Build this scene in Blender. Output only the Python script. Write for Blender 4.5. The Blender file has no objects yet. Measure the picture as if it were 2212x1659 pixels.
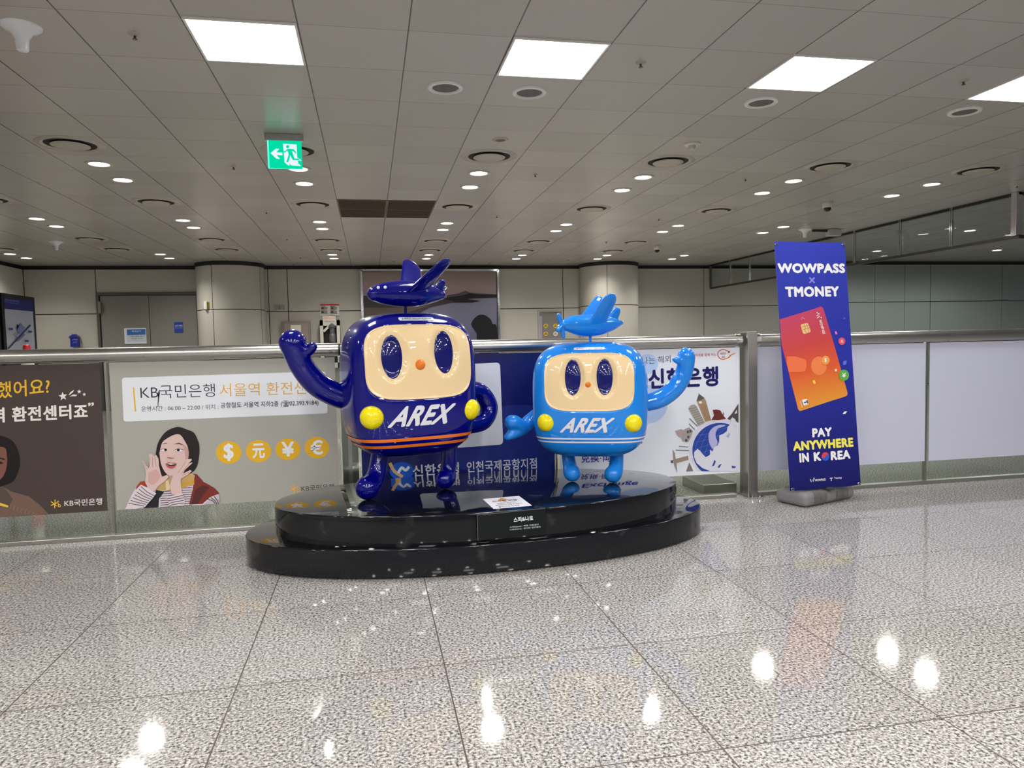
import bpy, bmesh, math, random
from math import sin, cos, pi, radians
from mathutils import Vector, Matrix, noise

# ------------------------------------------------------------------ camera, world, exposure
CH = 1.12                      # camera height
FPX = 1556.136
YAW, PITCH, ROLL = radians(11.1239), radians(-3.2933), radians(-1.23622)
def basis():
    f = Vector((sin(YAW)*cos(PITCH), cos(YAW)*cos(PITCH), sin(PITCH)))
    r = Vector((cos(YAW), -sin(YAW), 0)); u = r.cross(f)
    return r*cos(ROLL)+u*sin(ROLL), u*cos(ROLL)-r*sin(ROLL), f
RT, UP, FW = basis()
S = bpy.context.scene
cam = bpy.data.objects.new('camera', bpy.data.cameras.new('camera'))
S.collection.objects.link(cam); S.camera = cam
cam.data.sensor_width = 36; cam.data.lens = FPX/2212*36
cam.data.clip_start = .05; cam.data.clip_end = 200
mw = Matrix((RT, UP, -FW)).transposed().to_4x4(); mw.translation = (0, 0, CH)
cam.matrix_world = mw

W = bpy.data.worlds.new('hall'); S.world = W; W.use_nodes = True
W.node_tree.nodes['Background'].inputs[0].default_value = (.80, .82, .88, 1)
W.node_tree.nodes['Background'].inputs[1].default_value = .13
S.view_settings.view_transform = 'Standard'; S.view_settings.look = 'None'
S.view_settings.exposure = 0.53; S.view_settings.gamma = 1; S.view_settings.use_curve_mapping = False
SPOT_W = 37.0                  # each recessed downlight
DISC_E = 14.0                  # glow of a downlight's lens
TROFFER_E = 15.0                # glow of a square ceiling light
H = 2.722                       # ceiling height
random.seed(4)

# ------------------------------------------------------------------ helpers
def ray(px, py):
    return FW + RT*((px-1106)/FPX) - UP*((py-829.5)/FPX)
def onz(px, py, z=0):
    d = ray(px, py); return Vector((0, 0, CH)) + d*((z-CH)/d.z)
def ony(px, py, Y):
    d = ray(px, py); return Vector((0, 0, CH)) + d*(Y/d.y)
class Plane:
    def __init__(s, o, n, u=None, v=Vector((0, 0, 1))):
        s.o = Vector(o); s.n = Vector(n).normalized()
        s.v = Vector(v).normalized(); s.u = s.v.cross(s.n) if u is None else Vector(u)
    def hit(s, px, py, lift=0):
        d = ray(px, py); c = Vector((0, 0, CH)); o = s.o + s.n*lift
        return c + d*((o-c).dot(s.n)/d.dot(s.n))
def YP(Y): return Plane((0, Y, 0), (0, -1, 0))

def lin(c):
    if isinstance(c, str): c = tuple(int(c[i:i+2], 16) for i in (0, 2, 4))
    return tuple(((v/255)/12.92 if v/255 <= .04045 else ((v/255+.055)/1.055)**2.4) for v in c)
MC = {}
def mat(c, rough=.5, metal=0, spec=.5, coat=0, gain=1.0, name=None):
    key = (c, rough, metal, spec, coat, gain)
    if key in MC: return MC[key]
    m = bpy.data.materials.new(name or 'paint'); m.use_nodes = True
    b = m.node_tree.nodes['Principled BSDF']
    col = tuple(min(.9, v*gain) for v in lin(c))
    b.inputs['Base Color'].default_value = (*col, 1); b.inputs['Roughness'].default_value = rough
    b.inputs['Metallic'].default_value = metal; b.inputs['Specular IOR Level'].default_value = spec
    b.inputs['Coat Weight'].default_value = coat; b.inputs['Coat Roughness'].default_value = .03
    MC[key] = m; return m
def PR(c): return mat(c, .42, 0, .3, 0, 1.32, 'print')      # ink on film
def glow(c, e, name='glow'):
    m = bpy.data.materials.new(name); m.use_nodes = True; n = m.node_tree.nodes; n.clear()
    o = n.new('ShaderNodeOutputMaterial'); x = n.new('ShaderNodeEmission')
    x.inputs[0].default_value = (*c, 1); x.inputs[1].default_value = e
    m.node_tree.links.new(x.outputs[0], o.inputs[0]); return m
def obj(name, bm, m, parent=None, smooth=None, world=True):
    if not bm.faces: bm.faces.ensure_lookup_table()
    me = bpy.data.meshes.new(name); bm.normal_update()
    if parent is not None and world:
        bm.transform(parent_matrix(parent).inverted())
    if smooth is not None:
        for f in bm.faces: f.smooth = True
    bm.to_mesh(me); bm.free()
    for x in (m if isinstance(m, (list, tuple)) else [m]): me.materials.append(x)
    if smooth: me.set_sharp_from_angle(angle=radians(smooth))
    o = bpy.data.objects.new(name, me); S.collection.objects.link(o)
    if parent is not None: o.parent = parent
    return o
def parent_matrix(o):
    m = Matrix.LocRotScale(o.location, o.rotation_euler, o.scale)
    return parent_matrix(o.parent) @ m if o.parent else m
def tag(o, label, cat, group=None):
    o['label'] = label; o['category'] = cat
    if group: o['group'] = group
    return o
def thing(name, label, cat, loc=(0, 0, 0), rz=0, group=None):
    o = bpy.data.objects.new(name, None); S.collection.objects.link(o)
    o.empty_display_size = .1; o.location = loc; o.rotation_euler = (0, 0, rz)
    return tag(o, label, cat, group)
def struct(name, bm, m, **k):
    o = obj(name, bm, m, **k); o['kind'] = 'structure'; return o
def dup(root, loc, label, rz=None):
    r = root.copy(); S.collection.objects.link(r); r.location = loc; r['label'] = label
    if rz is not None: r.rotation_euler = (0, 0, rz)
    for ch in list(root.children):
        c = ch.copy(); S.collection.objects.link(c); c.parent = r
        for g in list(ch.children):
            d = g.copy(); S.collection.objects.link(d); d.parent = c
    return r
def add(bm, verts, faces, mi=0):
    vs = [bm.verts.new(v) for v in verts]; out = []
    for f in faces:
        try:
            x = bm.faces.new([vs[i] for i in f]); x.material_index = mi; out.append(x)
        except ValueError: pass
    return out
def box(bm, c, s, R=None, bev=0, mi=0, seg=2):
    t = bmesh.new(); bmesh.ops.create_cube(t, size=1)
    bmesh.ops.scale(t, vec=s, verts=t.verts)
    if bev: bmesh.ops.bevel(t, geom=list(t.edges), offset=bev, segments=seg, affect='EDGES', profile=.5)
    M = Matrix.Translation(c) @ (R.to_4x4() if R else Matrix.Identity(4))
    t.verts.index_update()
    add(bm, [M @ v.co for v in t.verts], [[v.index for v in f.verts] for f in t.faces], mi); t.free()
def BX(c, s, R=None, bev=0, seg=2):
    bm = bmesh.new(); box(bm, c, s, R, bev, 0, seg); return bm
def Rz(a): return Matrix.Rotation(a, 3, 'Z')
def ringframe(t):
    t = t.normalized(); a = Vector((0, 0, 1)) if abs(t.z) < .9 else Vector((1, 0, 0))
    u = t.cross(a).normalized(); return u, t.cross(u).normalized()
def cat_rom(P, n):
    out = []
    Q = [P[0]*2-P[1]] + P + [P[-1]*2-P[-2]]
    for i in range(1, len(Q)-2):
        for k in range(n):
            t = k/n; a, b, c, d = Q[i-1], Q[i], Q[i+1], Q[i+2]
            out.append(.5*((2*b)+(c-a)*t+(2*a-5*b+4*c-d)*t*t+(3*b-a-3*c+d)*t**3))
    return out + [P[-1]]
def tube(bm, P, R, seg=20, n=6, caps='round', mi=0):
    """round bar through the points; each point may have its own radius"""
    P = [Vector(p) for p in P]
    if not isinstance(R, (list, tuple)): R = [R]*len(P)
    if len(P) > 2 and n > 1:
        Q = cat_rom([Vector((p.x, p.y, p.z, r)) for p, r in zip(P, R)], n)
        P = [q.to_3d() for q in Q]; R = [q[3] for q in Q]
    rings = []
    u = None
    for i, p in enumerate(P):
        t = (P[min(i+1, len(P)-1)] - P[max(i-1, 0)]).normalized()
        if u is None: u, v = ringframe(t)
        else:
            u = (u - t*u.dot(t)).normalized(); v = t.cross(u)
        if i == 0 and caps == 'round':
            for a in (80, 60, 40, 20): rings.append((p - t*R[0]*sin(radians(a)), u, v, R[0]*cos(radians(a))))
        rings.append((p, u, v, R[i]))
        if i == len(P)-1 and caps == 'round':
            for a in (20, 40, 60, 80): rings.append((p + t*R[-1]*sin(radians(a)), u, v, R[-1]*cos(radians(a))))
    vs = [c + u*(r*cos(2*pi*k/seg)) + v*(r*sin(2*pi*k/seg)) for c, u, v, r in rings for k in range(seg)]
    fs = [[i*seg+k, i*seg+(k+1) % seg, (i+1)*seg+(k+1) % seg, (i+1)*seg+k] for i in range(len(rings)-1) for k in range(seg)]
    fs += [list(range(seg))[::-1], [(len(rings)-1)*seg+k for k in range(seg)]]
    add(bm, vs, fs, mi)
def lathe(bm, prof, seg=32, c=(0, 0, 0), mi=None, closed=False):
    """profile of (radius, z) turned about z"""
    c = Vector(c); n = len(prof)
    vs = [bm.verts.new(c+Vector((r*cos(2*pi*k/seg), r*sin(2*pi*k/seg), z))) for r, z in prof for k in range(seg)]
    for i in range(n-1):
        for k in range(seg):
            q = [vs[i*seg+k], vs[i*seg+(k+1) % seg], vs[(i+1)*seg+(k+1) % seg], vs[(i+1)*seg+k]]
            if prof[i][0] < 1e-6 and prof[i+1][0] < 1e-6: continue
            f = bm.faces.new(q)
            if mi: f.material_index = mi[i]
    bmesh.ops.remove_doubles(bm, verts=vs, dist=1e-6)
def LT(prof, seg=32, c=(0, 0, 0)):
    bm = bmesh.new(); lathe(bm, prof, seg, c); bmesh.ops.recalc_face_normals(bm, faces=bm.faces); return bm
def se(t, n):
    c, s_ = cos(t), sin(t); k = (abs(c)**n+abs(s_)**n)**(-1/n); return c*k, s_*k
def ellipsoid(bm, c, r, R=None, seg=28, rings=18, n=2.0, mi=0):
    c = Vector(c); vs = []
    for i in range(rings+1):
        rr, zz = se(-pi/2 + pi*i/rings, n)
        for k in range(seg):
            x_, y_ = se(2*pi*k/seg, n)
            p = Vector((r[0]*x_*rr, r[1]*y_*rr, r[2]*zz))
            vs.append(c + (R @ p if R else p))
    fs = [[i*seg+k, i*seg+(k+1) % seg, (i+1)*seg+(k+1) % seg, (i+1)*seg+k] for i in range(rings) for k in range(seg)]
    add(bm, vs, fs, mi); bmesh.ops.remove_doubles(bm, verts=bm.verts, dist=1e-6)
def fuse(o, size, it=6):
    m = o.modifiers.new('fuse', 'REMESH'); m.mode = 'VOXEL'; m.voxel_size = size; m.use_smooth_shade = True
    s = o.modifiers.new('soften', 'SMOOTH'); s.factor = .5; s.iterations = it
    return o
# -------- lettering
TC = {}
def glyphs(s, bold):
    k = (s, bold)
    if k not in TC:
        c = bpy.data.curves.new('t', 'FONT'); c.body = s; r_ = max(0, bold); c.space_character = 1+r_*1.6; c.offset = min(bold, 0); c.resolution_u = 3
        o = bpy.data.objects.new('t', c); S.collection.objects.link(o)
        me = bpy.data.meshes.new_from_object(o.evaluated_get(bpy.context.evaluated_depsgraph_get()))
        v = [(p.co.x, p.co.y) for p in me.vertices]; f = [list(p.vertices) for p in me.polygons]
        x0, x1 = min(a for a, _ in v), max(a for a, _ in v); y0, y1 = min(b for _, b in v), max(b for _, b in v)
        if r_ > 0:
            V0, F0, v, f = v, f, [], []
            for q in range(-1, 8):
                dx, dy = (0, 0) if q < 0 else (r_*cos(q*pi/4), r_*sin(q*pi/4))
                f += [[i+len(v) for i in p] for p in F0]; v += [(a+dx, b+dy) for a, b in V0]
            x0 -= r_; x1 += r_; y0 -= r_; y1 += r_
        nv = len(v)//9 if r_ > 0 else len(v)
        TC[k] = ([((a-x0)/(x1-x0), (b-y0)/(y1-y0), (i//nv)*4e-5) for i, (a, b) in enumerate(v)], f)
        bpy.data.objects.remove(o); bpy.data.curves.remove(c); bpy.data.meshes.remove(me)
    return TC[k]
def refine(bm, L):
    for _ in range(4):
        e = [x for x in bm.edges if x.calc_length() > L]
        if not e: break
        bmesh.ops.subdivide_edges(bm, edges=e, cuts=1)
        bmesh.ops.triangulate(bm, faces=[f for f in bm.faces if len(f.verts) > 3])
class Art:
    """flat printed artwork lying on a plane: layered patches of ink"""
    def __init__(s, plane, parent, step=.0007):
        s.pl, s.parent, s.step = plane, parent, step; s.new('print')
    def new(s, name, base=1, label=None): s.name, s.bm, s.mats, s.lay, s.label = name, bmesh.new(), [], base, label; return s
    def mi(s, m):
        if m not in s.mats: s.mats.append(m)
        return s.mats.index(m)
    def poly(s, pts, c, smooth=0, up=1):
        m = c if not isinstance(c, (str, tuple)) else PR(c)
        P = [s.pl.hit(x, y, s.lay*s.step) for x, y in pts]
        if smooth: P = cat_rom(P+[P[0]], smooth)[:-1]
        vs = [s.bm.verts.new(p) for p in P]
        f = s.bm.faces.new(vs); f.material_index = s.mi(m)
        f.normal_update()
        if f.normal.dot(s.pl.n) < 0: f.normal_flip()
        s.lay += up; return s
    def oval(s, cx, cy, rx, ry, c, a=0, up=1, n=28):
        a = radians(a)
        return s.poly([(cx+rx*cos(t)*cos(a)-ry*sin(t)*sin(a), cy+rx*cos(t)*sin(a)+ry*sin(t)*cos(a)) for t in [2*pi*k/n for k in range(n)]], c, up=up)
    def line(s, pts, w, c, up=1, smooth=0):
        P = [Vector((*p, 0)) for p in pts]
        if smooth: P = cat_rom(P, smooth)
        L, Rr = [], []
        for i, p in enumerate(P):
            t = (P[min(i+1, len(P)-1)]-P[max(i-1, 0)]).normalized(); n = Vector((-t.y, t.x, 0))*w/2
            L.append(p+n); Rr.append(p-n)
        return s.poly([(q.x, q.y) for q in L+Rr[::-1]], c, up=up)
    def rrect(s, tl, tr, br, bl, r, c, up=1):
        C = [Vector(p) for p in (tl, tr, br, bl)]; out = []
        for i in range(4):
            p, a, b = C[i], C[i-1], C[(i+1) % 4]
            u, v = (a-p).normalized()*r, (b-p).normalized()*r
            for k in range(7):
                t = k/6; q = p + u*(1-t)**2 + v*t*t; out.append((q.x, q.y))
        return s.poly(out, c, up=up)
    def text(s, t, bl, br, tl, c, bold=0.0, up=1):
        V, F = glyphs(t, bold); m = s.mi(PR(c) if isinstance(c, (str, tuple)) else c)
        o, x, y = (s.pl.hit(*p, s.lay*s.step) for p in (bl, br, tl))
        add(s.bm, [o+(x-o)*a+(y-o)*b+s.pl.n*q for a, b, q in V], F, m)
        if s.name in ('lettering', 'heading', 'slogan', 'small_marks'):
            ob = obj('lettering', s.bm, s.mats, s.parent); s.bm, s.mats = bmesh.new(), []
        else: s.lay += up
        return s
    def done(s):
        if s.bm.faces:
            o = obj(s.name, s.bm, s.mats, s.parent)
            if s.label: o['label'] = s.label
        s.new('print')

# ------------------------------------------------------------------ materials
def nodes(name):
    m = bpy.data.materials.new(name); m.use_nodes = True; nt = m.node_tree
    return m, nt, nt.nodes['Principled BSDF'], nt.nodes.new, nt.links.new
def math_node(nt, op, a, b=None, c=None):
    n = nt.nodes.new('ShaderNodeMath'); n.operation = op
    for i, v in enumerate((a, b, c)):
        if v is None: continue
        if isinstance(v, (int, float)): n.inputs[i].default_value = v
        else: nt.links.new(v, n.inputs[i])
    return n.outputs[0]
def seams(nt, x, off, pitch, half):
    """1 on a seam, else 0, along one axis; also the cell index"""
    q = math_node(nt, 'DIVIDE', math_node(nt, 'SUBTRACT', x, off), pitch)
    fr = math_node(nt, 'FRACT', q); idx = math_node(nt, 'FLOOR', q)
    d = math_node(nt, 'MINIMUM', fr, math_node(nt, 'SUBTRACT', 1, fr))
    return math_node(nt, 'LESS_THAN', d, half/pitch), idx
def mixc(nt, f, a, b):
    n = nt.nodes.new('ShaderNodeMix'); n.data_type = 'RGBA'
    for s_, v in ((n.inputs[0], f), (n.inputs[6], a), (n.inputs[7], b)):
        if isinstance(v, (int, float)): s_.default_value = v
        elif isinstance(v, tuple): s_.default_value = (*v, 1)
        else: nt.links.new(v, s_)
    return n.outputs[2]
def granite():
    m, nt, b, N, Lk = nodes('polished_granite')
    tc = N('ShaderNodeTexCoord'); sp = N('ShaderNodeSeparateXYZ'); Lk(tc.outputs['Object'], sp.inputs[0])
    sx, ix = seams(nt, sp.outputs[0], .222, .690, .0024); sy, iy = seams(nt, sp.outputs[1], 2.463, .700, .0024)
    n1 = N('ShaderNodeTexNoise'); n1.inputs['Scale'].default_value = 105; n1.inputs['Detail'].default_value = 3; n1.inputs['Roughness'].default_value = .65
    Lk(tc.outputs['Object'], n1.inputs[0])
    r1 = N('ShaderNodeValToRGB'); Lk(n1.outputs[0], r1.inputs[0]); e = r1.color_ramp.elements
    e[0].position = .36; e[0].color = (.05, .049, .048, 1); e[1].position = .61; e[1].color = (.66, .64, .62, 1)
    x = e.new(.47); x.color = (.31, .295, .285, 1); x = e.new(.54); x.color = (.47, .45, .44, 1)
    n2 = N('ShaderNodeTexNoise'); n2.inputs['Scale'].default_value = 1.3; Lk(tc.outputs['Object'], n2.inputs[0])
    wn = N('ShaderNodeTexWhiteNoise'); cb = N('ShaderNodeCombineXYZ'); Lk(ix, cb.inputs[0]); Lk(iy, cb.inputs[1]); Lk(cb.outputs[0], wn.inputs[0])
    val = math_node(nt, 'ADD', math_node(nt, 'MULTIPLY', wn.outputs['Value'], .10), math_node(nt, 'MULTIPLY', n2.outputs[0], .12))
    hs = N('ShaderNodeHueSaturation'); Lk(r1.outputs[0], hs.inputs['Color']); Lk(math_node(nt, 'ADD', val, .90), hs.inputs['Value'])
    g = math_node(nt, 'MAXIMUM', sx, sy)
    Lk(mixc(nt, g, hs.outputs[0], (.09, .075, .065)), b.inputs['Base Color'])
    Lk(math_node(nt, 'ADD', math_node(nt, 'MULTIPLY', g, .5), .055), b.inputs['Roughness'])
    b.inputs['Specular IOR Level'].default_value = .30
    return m
def ceiling_mat():
    m, nt, b, N, Lk = nodes('ceiling_panels')
    tc = N('ShaderNodeTexCoord'); sp = N('ShaderNodeSeparateXYZ'); Lk(tc.outputs['Object'], sp.inputs[0])
    sx, ix = seams(nt, sp.outputs[0], -.298, .5457, .0037); sy, iy = seams(nt, sp.outputs[1], 3.804, .5457, .0018)
    wn = N('ShaderNodeTexWhiteNoise'); cb = N('ShaderNodeCombineXYZ'); Lk(ix, cb.inputs[0]); Lk(iy, cb.inputs[1]); Lk(cb.outputs[0], wn.inputs[0])
    n2 = N('ShaderNodeTexNoise'); n2.inputs['Scale'].default_value = .8; Lk(tc.outputs['Object'], n2.inputs[0])
    c = mixc(nt, wn.outputs['Value'], (.385, .36, .33), (.44, .415, .38))
    c = mixc(nt, math_node(nt, 'MULTIPLY', n2.outputs[0], .35), c, (.41, .37, .33))
    g = math_node(nt, 'MAXIMUM', sx, math_node(nt, 'MULTIPLY', sy, .6))
    Lk(mixc(nt, g, c, (.03, .027, .024)), b.inputs['Base Color'])
    b.inputs['Roughness'].default_value = .27; b.inputs['Specular IOR Level'].default_value = .5
    # sheets sag a little: each one catches light at its own angle
    bp = N('ShaderNodeBump'); bp.inputs['Strength'].default_value = .25; bp.inputs['Distance'].default_value = .02
    Lk(n2.outputs[0], bp.inputs['Height']); Lk(bp.outputs[0], b.inputs['Normal'])
    return m
def steel(rough=.28, c=(.52, .51, .50)):
    m, nt, b, N, Lk = nodes('brushed_steel')
    b.inputs['Base Color'].default_value = (*c, 1); b.inputs['Metallic'].default_value = 1
    tc = N('ShaderNodeTexCoord'); n = N('ShaderNodeTexNoise'); n.inputs['Scale'].default_value = 9; Lk(tc.outputs['Object'], n.inputs[0])
    Lk(math_node(nt, 'ADD', math_node(nt, 'MULTIPLY', n.outputs[0], .12), rough-.06), b.inputs['Roughness'])
    return m
def glass(tint, gloss=.05):
    m = bpy.data.materials.new('glass'); m.use_nodes = True; nt = m.node_tree; nt.nodes.clear(); N = nt.nodes.new; Lk = nt.links.new
    o = N('ShaderNodeOutputMaterial'); t = N('ShaderNodeBsdfTransparent'); t.inputs[0].default_value = (*tint, 1)
    g = N('ShaderNodeBsdfGlossy'); g.inputs['Roughness'].default_value = gloss; g.inputs[0].default_value = (.9, .95, .92, 1)
    fr = N('ShaderNodeFresnel'); fr.inputs[0].default_value = 1.5; mx = N('ShaderNodeMixShader'); ge = N('ShaderNodeNewGeometry')
    Lk(math_node(nt, 'MULTIPLY', fr.outputs[0], math_node(nt, 'SUBTRACT', 1, ge.outputs['Backfacing'])), mx.inputs[0]); Lk(t.outputs[0], mx.inputs[1]); Lk(g.outputs[0], mx.inputs[2]); Lk(mx.outputs[0], o.inputs[0])
    return m
def lacquer():
    m, nt, b, N, Lk = nodes('scuffed_black_lacquer')
    tc = N('ShaderNodeTexCoord')
    n = N('ShaderNodeTexNoise'); n.inputs['Scale'].default_value = 7; n.inputs['Detail'].default_value = 7; Lk(tc.outputs['Object'], n.inputs[0])
    r = N('ShaderNodeValToRGB'); Lk(n.outputs[0], r.inputs[0]); r.color_ramp.elements[0].position = .60; r.color_ramp.elements[0].color = (0, 0, 0, 1)
    r.color_ramp.elements[1].position = .78; r.color_ramp.elements[1].color = (1, 1, 1, 1)
    Lk(mixc(nt, math_node(nt, 'MULTIPLY', r.outputs[0], .35), (.005, .0055, .008), (.13, .13, .14)), b.inputs['Base Color'])
    n3 = N('ShaderNodeTexNoise'); n3.inputs['Scale'].default_value = 3; Lk(tc.outputs['Object'], n3.inputs[0])
    Lk(math_node(nt, 'ADD', math_node(nt, 'MULTIPLY', r.outputs[0], .3), math_node(nt, 'MULTIPLY', n3.outputs[0], .10)), b.inputs['Roughness'])
    b.inputs['Specular IOR Level'].default_value = .12; b.inputs['Coat Weight'].default_value = .75; b.inputs['Coat Roughness'].default_value = .02
    bp = N('ShaderNodeBump'); bp.inputs['Strength'].default_value = .06; bp.inputs['Distance'].default_value = .02
    n4 = N('ShaderNodeTexNoise'); n4.inputs['Scale'].default_value = 11; Lk(tc.outputs['Object'], n4.inputs[0])
    Lk(n4.outputs[0], bp.inputs['Height']); Lk(bp.outputs[0], b.inputs['Normal'])
    return m
def gradient(stops, p0, p1, rough=.42, gain=1.1):
    """ink that runs from one colour to the next between two points of the print"""
    m, nt, b, N, Lk = nodes('gradient_print')
    p0, p1 = Vector(p0), Vector(p1); d = p1-p0
    g = N('ShaderNodeNewGeometry'); dt = N('ShaderNodeVectorMath'); dt.operation = 'DOT_PRODUCT'; Lk(g.outputs['Position'], dt.inputs[0])
    dt.inputs[1].default_value = d/d.length_squared
    f = math_node(nt, 'SUBTRACT', dt.outputs['Value'], p0.dot(d)/d.length_squared)
    r = N('ShaderNodeValToRGB'); Lk(f, r.inputs[0]); e = r.color_ramp.elements
    for i, (p, c) in enumerate(stops):
        x = e[i] if i < 2 else e.new(p)
        x.position = p; x.color = (*[min(.9, v*gain) for v in lin(c)], 1)
    Lk(r.outputs[0], b.inputs['Base Color']); b.inputs['Roughness'].default_value = rough; b.inputs['Specular IOR Level'].default_value = .3
    return m
M_FLOOR, M_CEIL, M_STEEL, M_LACQ = granite(), ceiling_mat(), steel(.30, (.50, .49, .475)), lacquer()
M_CHROME = steel(.12, (.7, .7, .72)); M_GLASS = glass((.84, .88, .84)); M_SMOKE = glass((.86, .89, .88), .02)
M_WALL = mat((182, 179, 169), .38, 0, .4, name='enamel_wall_panel'); M_GAP = mat((26, 24, 22), .7)
M_WALL_SHADED = mat((150, 156, 152), .4, 0, .4, name='shaded_wall_panel')  # wall panel darkened and greened: the dim light there is in the colour
M_WHITE = mat((225, 224, 218), .4); M_BLACK = mat((14, 14, 16), .35); M_GREY = mat((112, 112, 114), .5)
M_TAN = mat((172, 164, 150), .4)

# ------------------------------------------------------------------ structure
X0, X1, Y0, Y1 = -6.19, 16.4, -11.5, 14.8
struct('floor', BX(((X0+X1)/2, (Y0+Y1+.6)/2, -.05), (X1-X0+.6, Y1-Y0+.6, .1)), M_FLOOR)
bm = bmesh.new()                      # ceiling with the vent opening left in place
box(bm, ((X0+X1)/2, (Y0+Y1+.6)/2, H+.05), (X1-X0+.6, Y1-Y0+.6, .1))
struct('ceiling', bm, M_CEIL)
for n in ('floor', 'ceiling'):        # seam pattern is laid out in metres from the hall's origin
    o = bpy.data.objects[n]
ZT = H-.066
bm = bmesh.new(); box(bm, (1.7, Y1+.15, H/2), (16.2, .12, H), mi=1); box(bm, (1.78, Y1+.075, ZT/2), (15.94, .09, ZT), mi=1)
xs = [X0, -4.98, -3.17, -1.90, -1.537, .27, 2.13, 4.05, 5.61, 7.25, 9.75]
for a, b in zip(xs, xs[1:]):
    for c, d in ((0, .92), (.92, 1.824), (1.824, ZT)):
        if a == -4.98:
            if c < 1.8: continue
            c = 2.21
        box(bm, ((a+b)/2, Y1+.015, (c+d)/2), (b-a-.014, .03, d-c-.014), bev=.003, seg=1)
struct('wall_back', bm, [M_WALL, M_GAP])
bm = bmesh.new(); box(bm, (X0-.09, 1.75, H/2), (.12, 26.5, H), mi=1)
ys = [-11.5, -9.5, -7.6, -5.7, -3.8, -1.9, 0, 1.9, 3.8, 5.7, 7.6, 9.5, 11.4, 13.1, 14.8]
for a, b in zip(ys, ys[1:]):
    for c, d in ((0, .92), (.92, 1.824), (1.824, ZT)):
        box(bm, (X0-.015, (a+b)/2, (c+d)/2), (.03, b-a-.014, d-c-.014), bev=.003, seg=1)
struct('wall_left', bm, [M_WALL, M_GAP])
bm = bmesh.new(); box(bm, (13.08, 14.03+.09, ZT/2), (6.66, .12, ZT), mi=1); box(bm, (9.81, 14.44, ZT/2), (.1, .82, ZT))
xs = [9.75, 10.91, 11.65, 12.31, 14.19, 16.4]
for i, (a, b) in enumerate(zip(xs, xs[1:])):
    for c, d in ((0, .92), (.92, 1.832), (1.832, ZT)):
        box(bm, ((a+b)/2, 14.03+.015, (c+d)/2), (b-a-(.014 if i != 1 else .004), .03, d-c-.014), bev=.002, seg=1)
struct('wall_right', bm, [M_WALL_SHADED, M_GAP])
bm = bmesh.new()
box(bm, (1.78, Y1+.06, H-.033), (15.94, .06, .066)); box(bm, (X0-.06, 1.65, H-.033), (.06, 26.3, .066)); box(bm, (13.08, 14.09, H-.033), (6.66, .06, .066))
struct('shadow_gap_1', bm, mat((22, 21, 20), .6))  # near-black strip paints in the shade of the gap below the ceiling
def pillar(n, cx, r=.611, cy=14.61):
    bm = bmesh.new(); lathe(bm, [(r-.03, 0), (r-.03, ZT+.02)], 64, (cx, cy, 0), mi=[1])
    seg = 64
    for c, d in ((0, .92), (.92, 1.84), (1.84, ZT)):
        for a0 in (-90, 0, 90, 180):
            A = [radians(a0-22+ (90*k/16) + (.5 if k == 0 else -.5 if k == 16 else 0)) for k in range(17)]
            vs = [(cx+r*cos(a), cy+r*sin(a), z) for z in (c+.007, d-.007) for a in A]
            add(bm, vs, [[k, k+1, 18+k, 17+k] for k in range(16)])
    bmesh.ops.recalc_face_normals(bm, faces=bm.faces)
    o = struct(n, bm, [M_WALL, M_GAP], smooth=30)
    b2 = bmesh.new(); lathe(b2, [(0, ZT), (r+.015, ZT), (r+.015, H), (0, H)], 48, (cx, cy, 0))
    return o, b2
o1, c1 = pillar('wall_pillar_left', -2.554); o2, c2 = pillar('wall_pillar_right', 5.0)
struct('shadow_gap_2', c1, mat((22, 21, 20), .6), smooth=30); struct('shadow_gap_3', c2, mat((22, 21, 20), .6), smooth=30)  # black collars carry the same painted shadow gap over the pillars

# double steel door in the back wall
M_DOOR = mat((138, 136, 130), .42, .2, .4, name='door_paint')
bm = bmesh.new(); box(bm, (-4.075, Y1+.0, 2.188), (1.80, .08, .046)); box(bm, (-4.954, Y1, 1.083), (.046, .08, 2.166)); box(bm, (-3.197, Y1, 1.083), (.046, .08, 2.166))
dr = struct('door_1', bm, mat((84, 82, 78), .45))
for x in (-4.501, -3.650):
    obj('door_leaf', BX((x, Y1+.02, 1.083), (.842, .05, 2.155), bev=.006), M_DOOR, dr)
hg = bmesh.new(); box(hg, (-4.923, Y1-.05, 1.94), (.04, .026, .23), bev=.008); tube(hg, [(-4.90, Y1-.066, 1.84), (-4.90, Y1-.066, 2.03)], .011, 10, 1)
obj('hinge', hg, mat((150, 146, 136), .35, .6), dr)

# ------------------------------------------------------------------ ceiling fittings
ORD = ['first', 'second', 'third', 'fourth', 'fifth', 'sixth', 'seventh', 'eighth']
COLX = [-5.4877, -3.8468, -2.2136, -.5728, 1.0642, 2.7013, 4.3383, 5.9753]
def dl_label(r, c, near): return 'lit round downlight, %s of its pair, %s pair from left in the %s row' % ('nearer' if near else 'farther', ORD[c], r)
t = thing('downlight', dl_label('front', 0, True), 'ceiling light', (0, 0, H), 0, 'recessed downlights')
obj('trim_ring', LT([(.0759, -.0008), (.082, -.0093), (.1045, -.0062), (.1084, 0)], 32), mat((176, 172, 162), .3), t, 40, world=False)
obj('lens', LT([(0, -.0046), (.0464, -.0043), (.0766, -.0023)], 32), glow((1, .98, .95), DISC_E), t, 40, world=False)
proto = t; first = True
lamp = bpy.data.lights.new('downlight_lamp', 'SPOT'); lamp.energy = SPOT_W; lamp.spot_size = radians(172); lamp.spot_blend = .45; lamp.shadow_soft_size = .09; lamp.color = (1, .955, .89)
lamp_far = lamp.copy(); lamp_far.spot_size = radians(140); lamp_far.spot_blend = .85; lamp_far.energy = SPOT_W*1.25
def place_light(x, y):
    l = bpy.data.objects.new('downlight_lamp', lamp_far if y > 9 else lamp); S.collection.objects.link(l); l.location = (x, y, H-.03)
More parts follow.
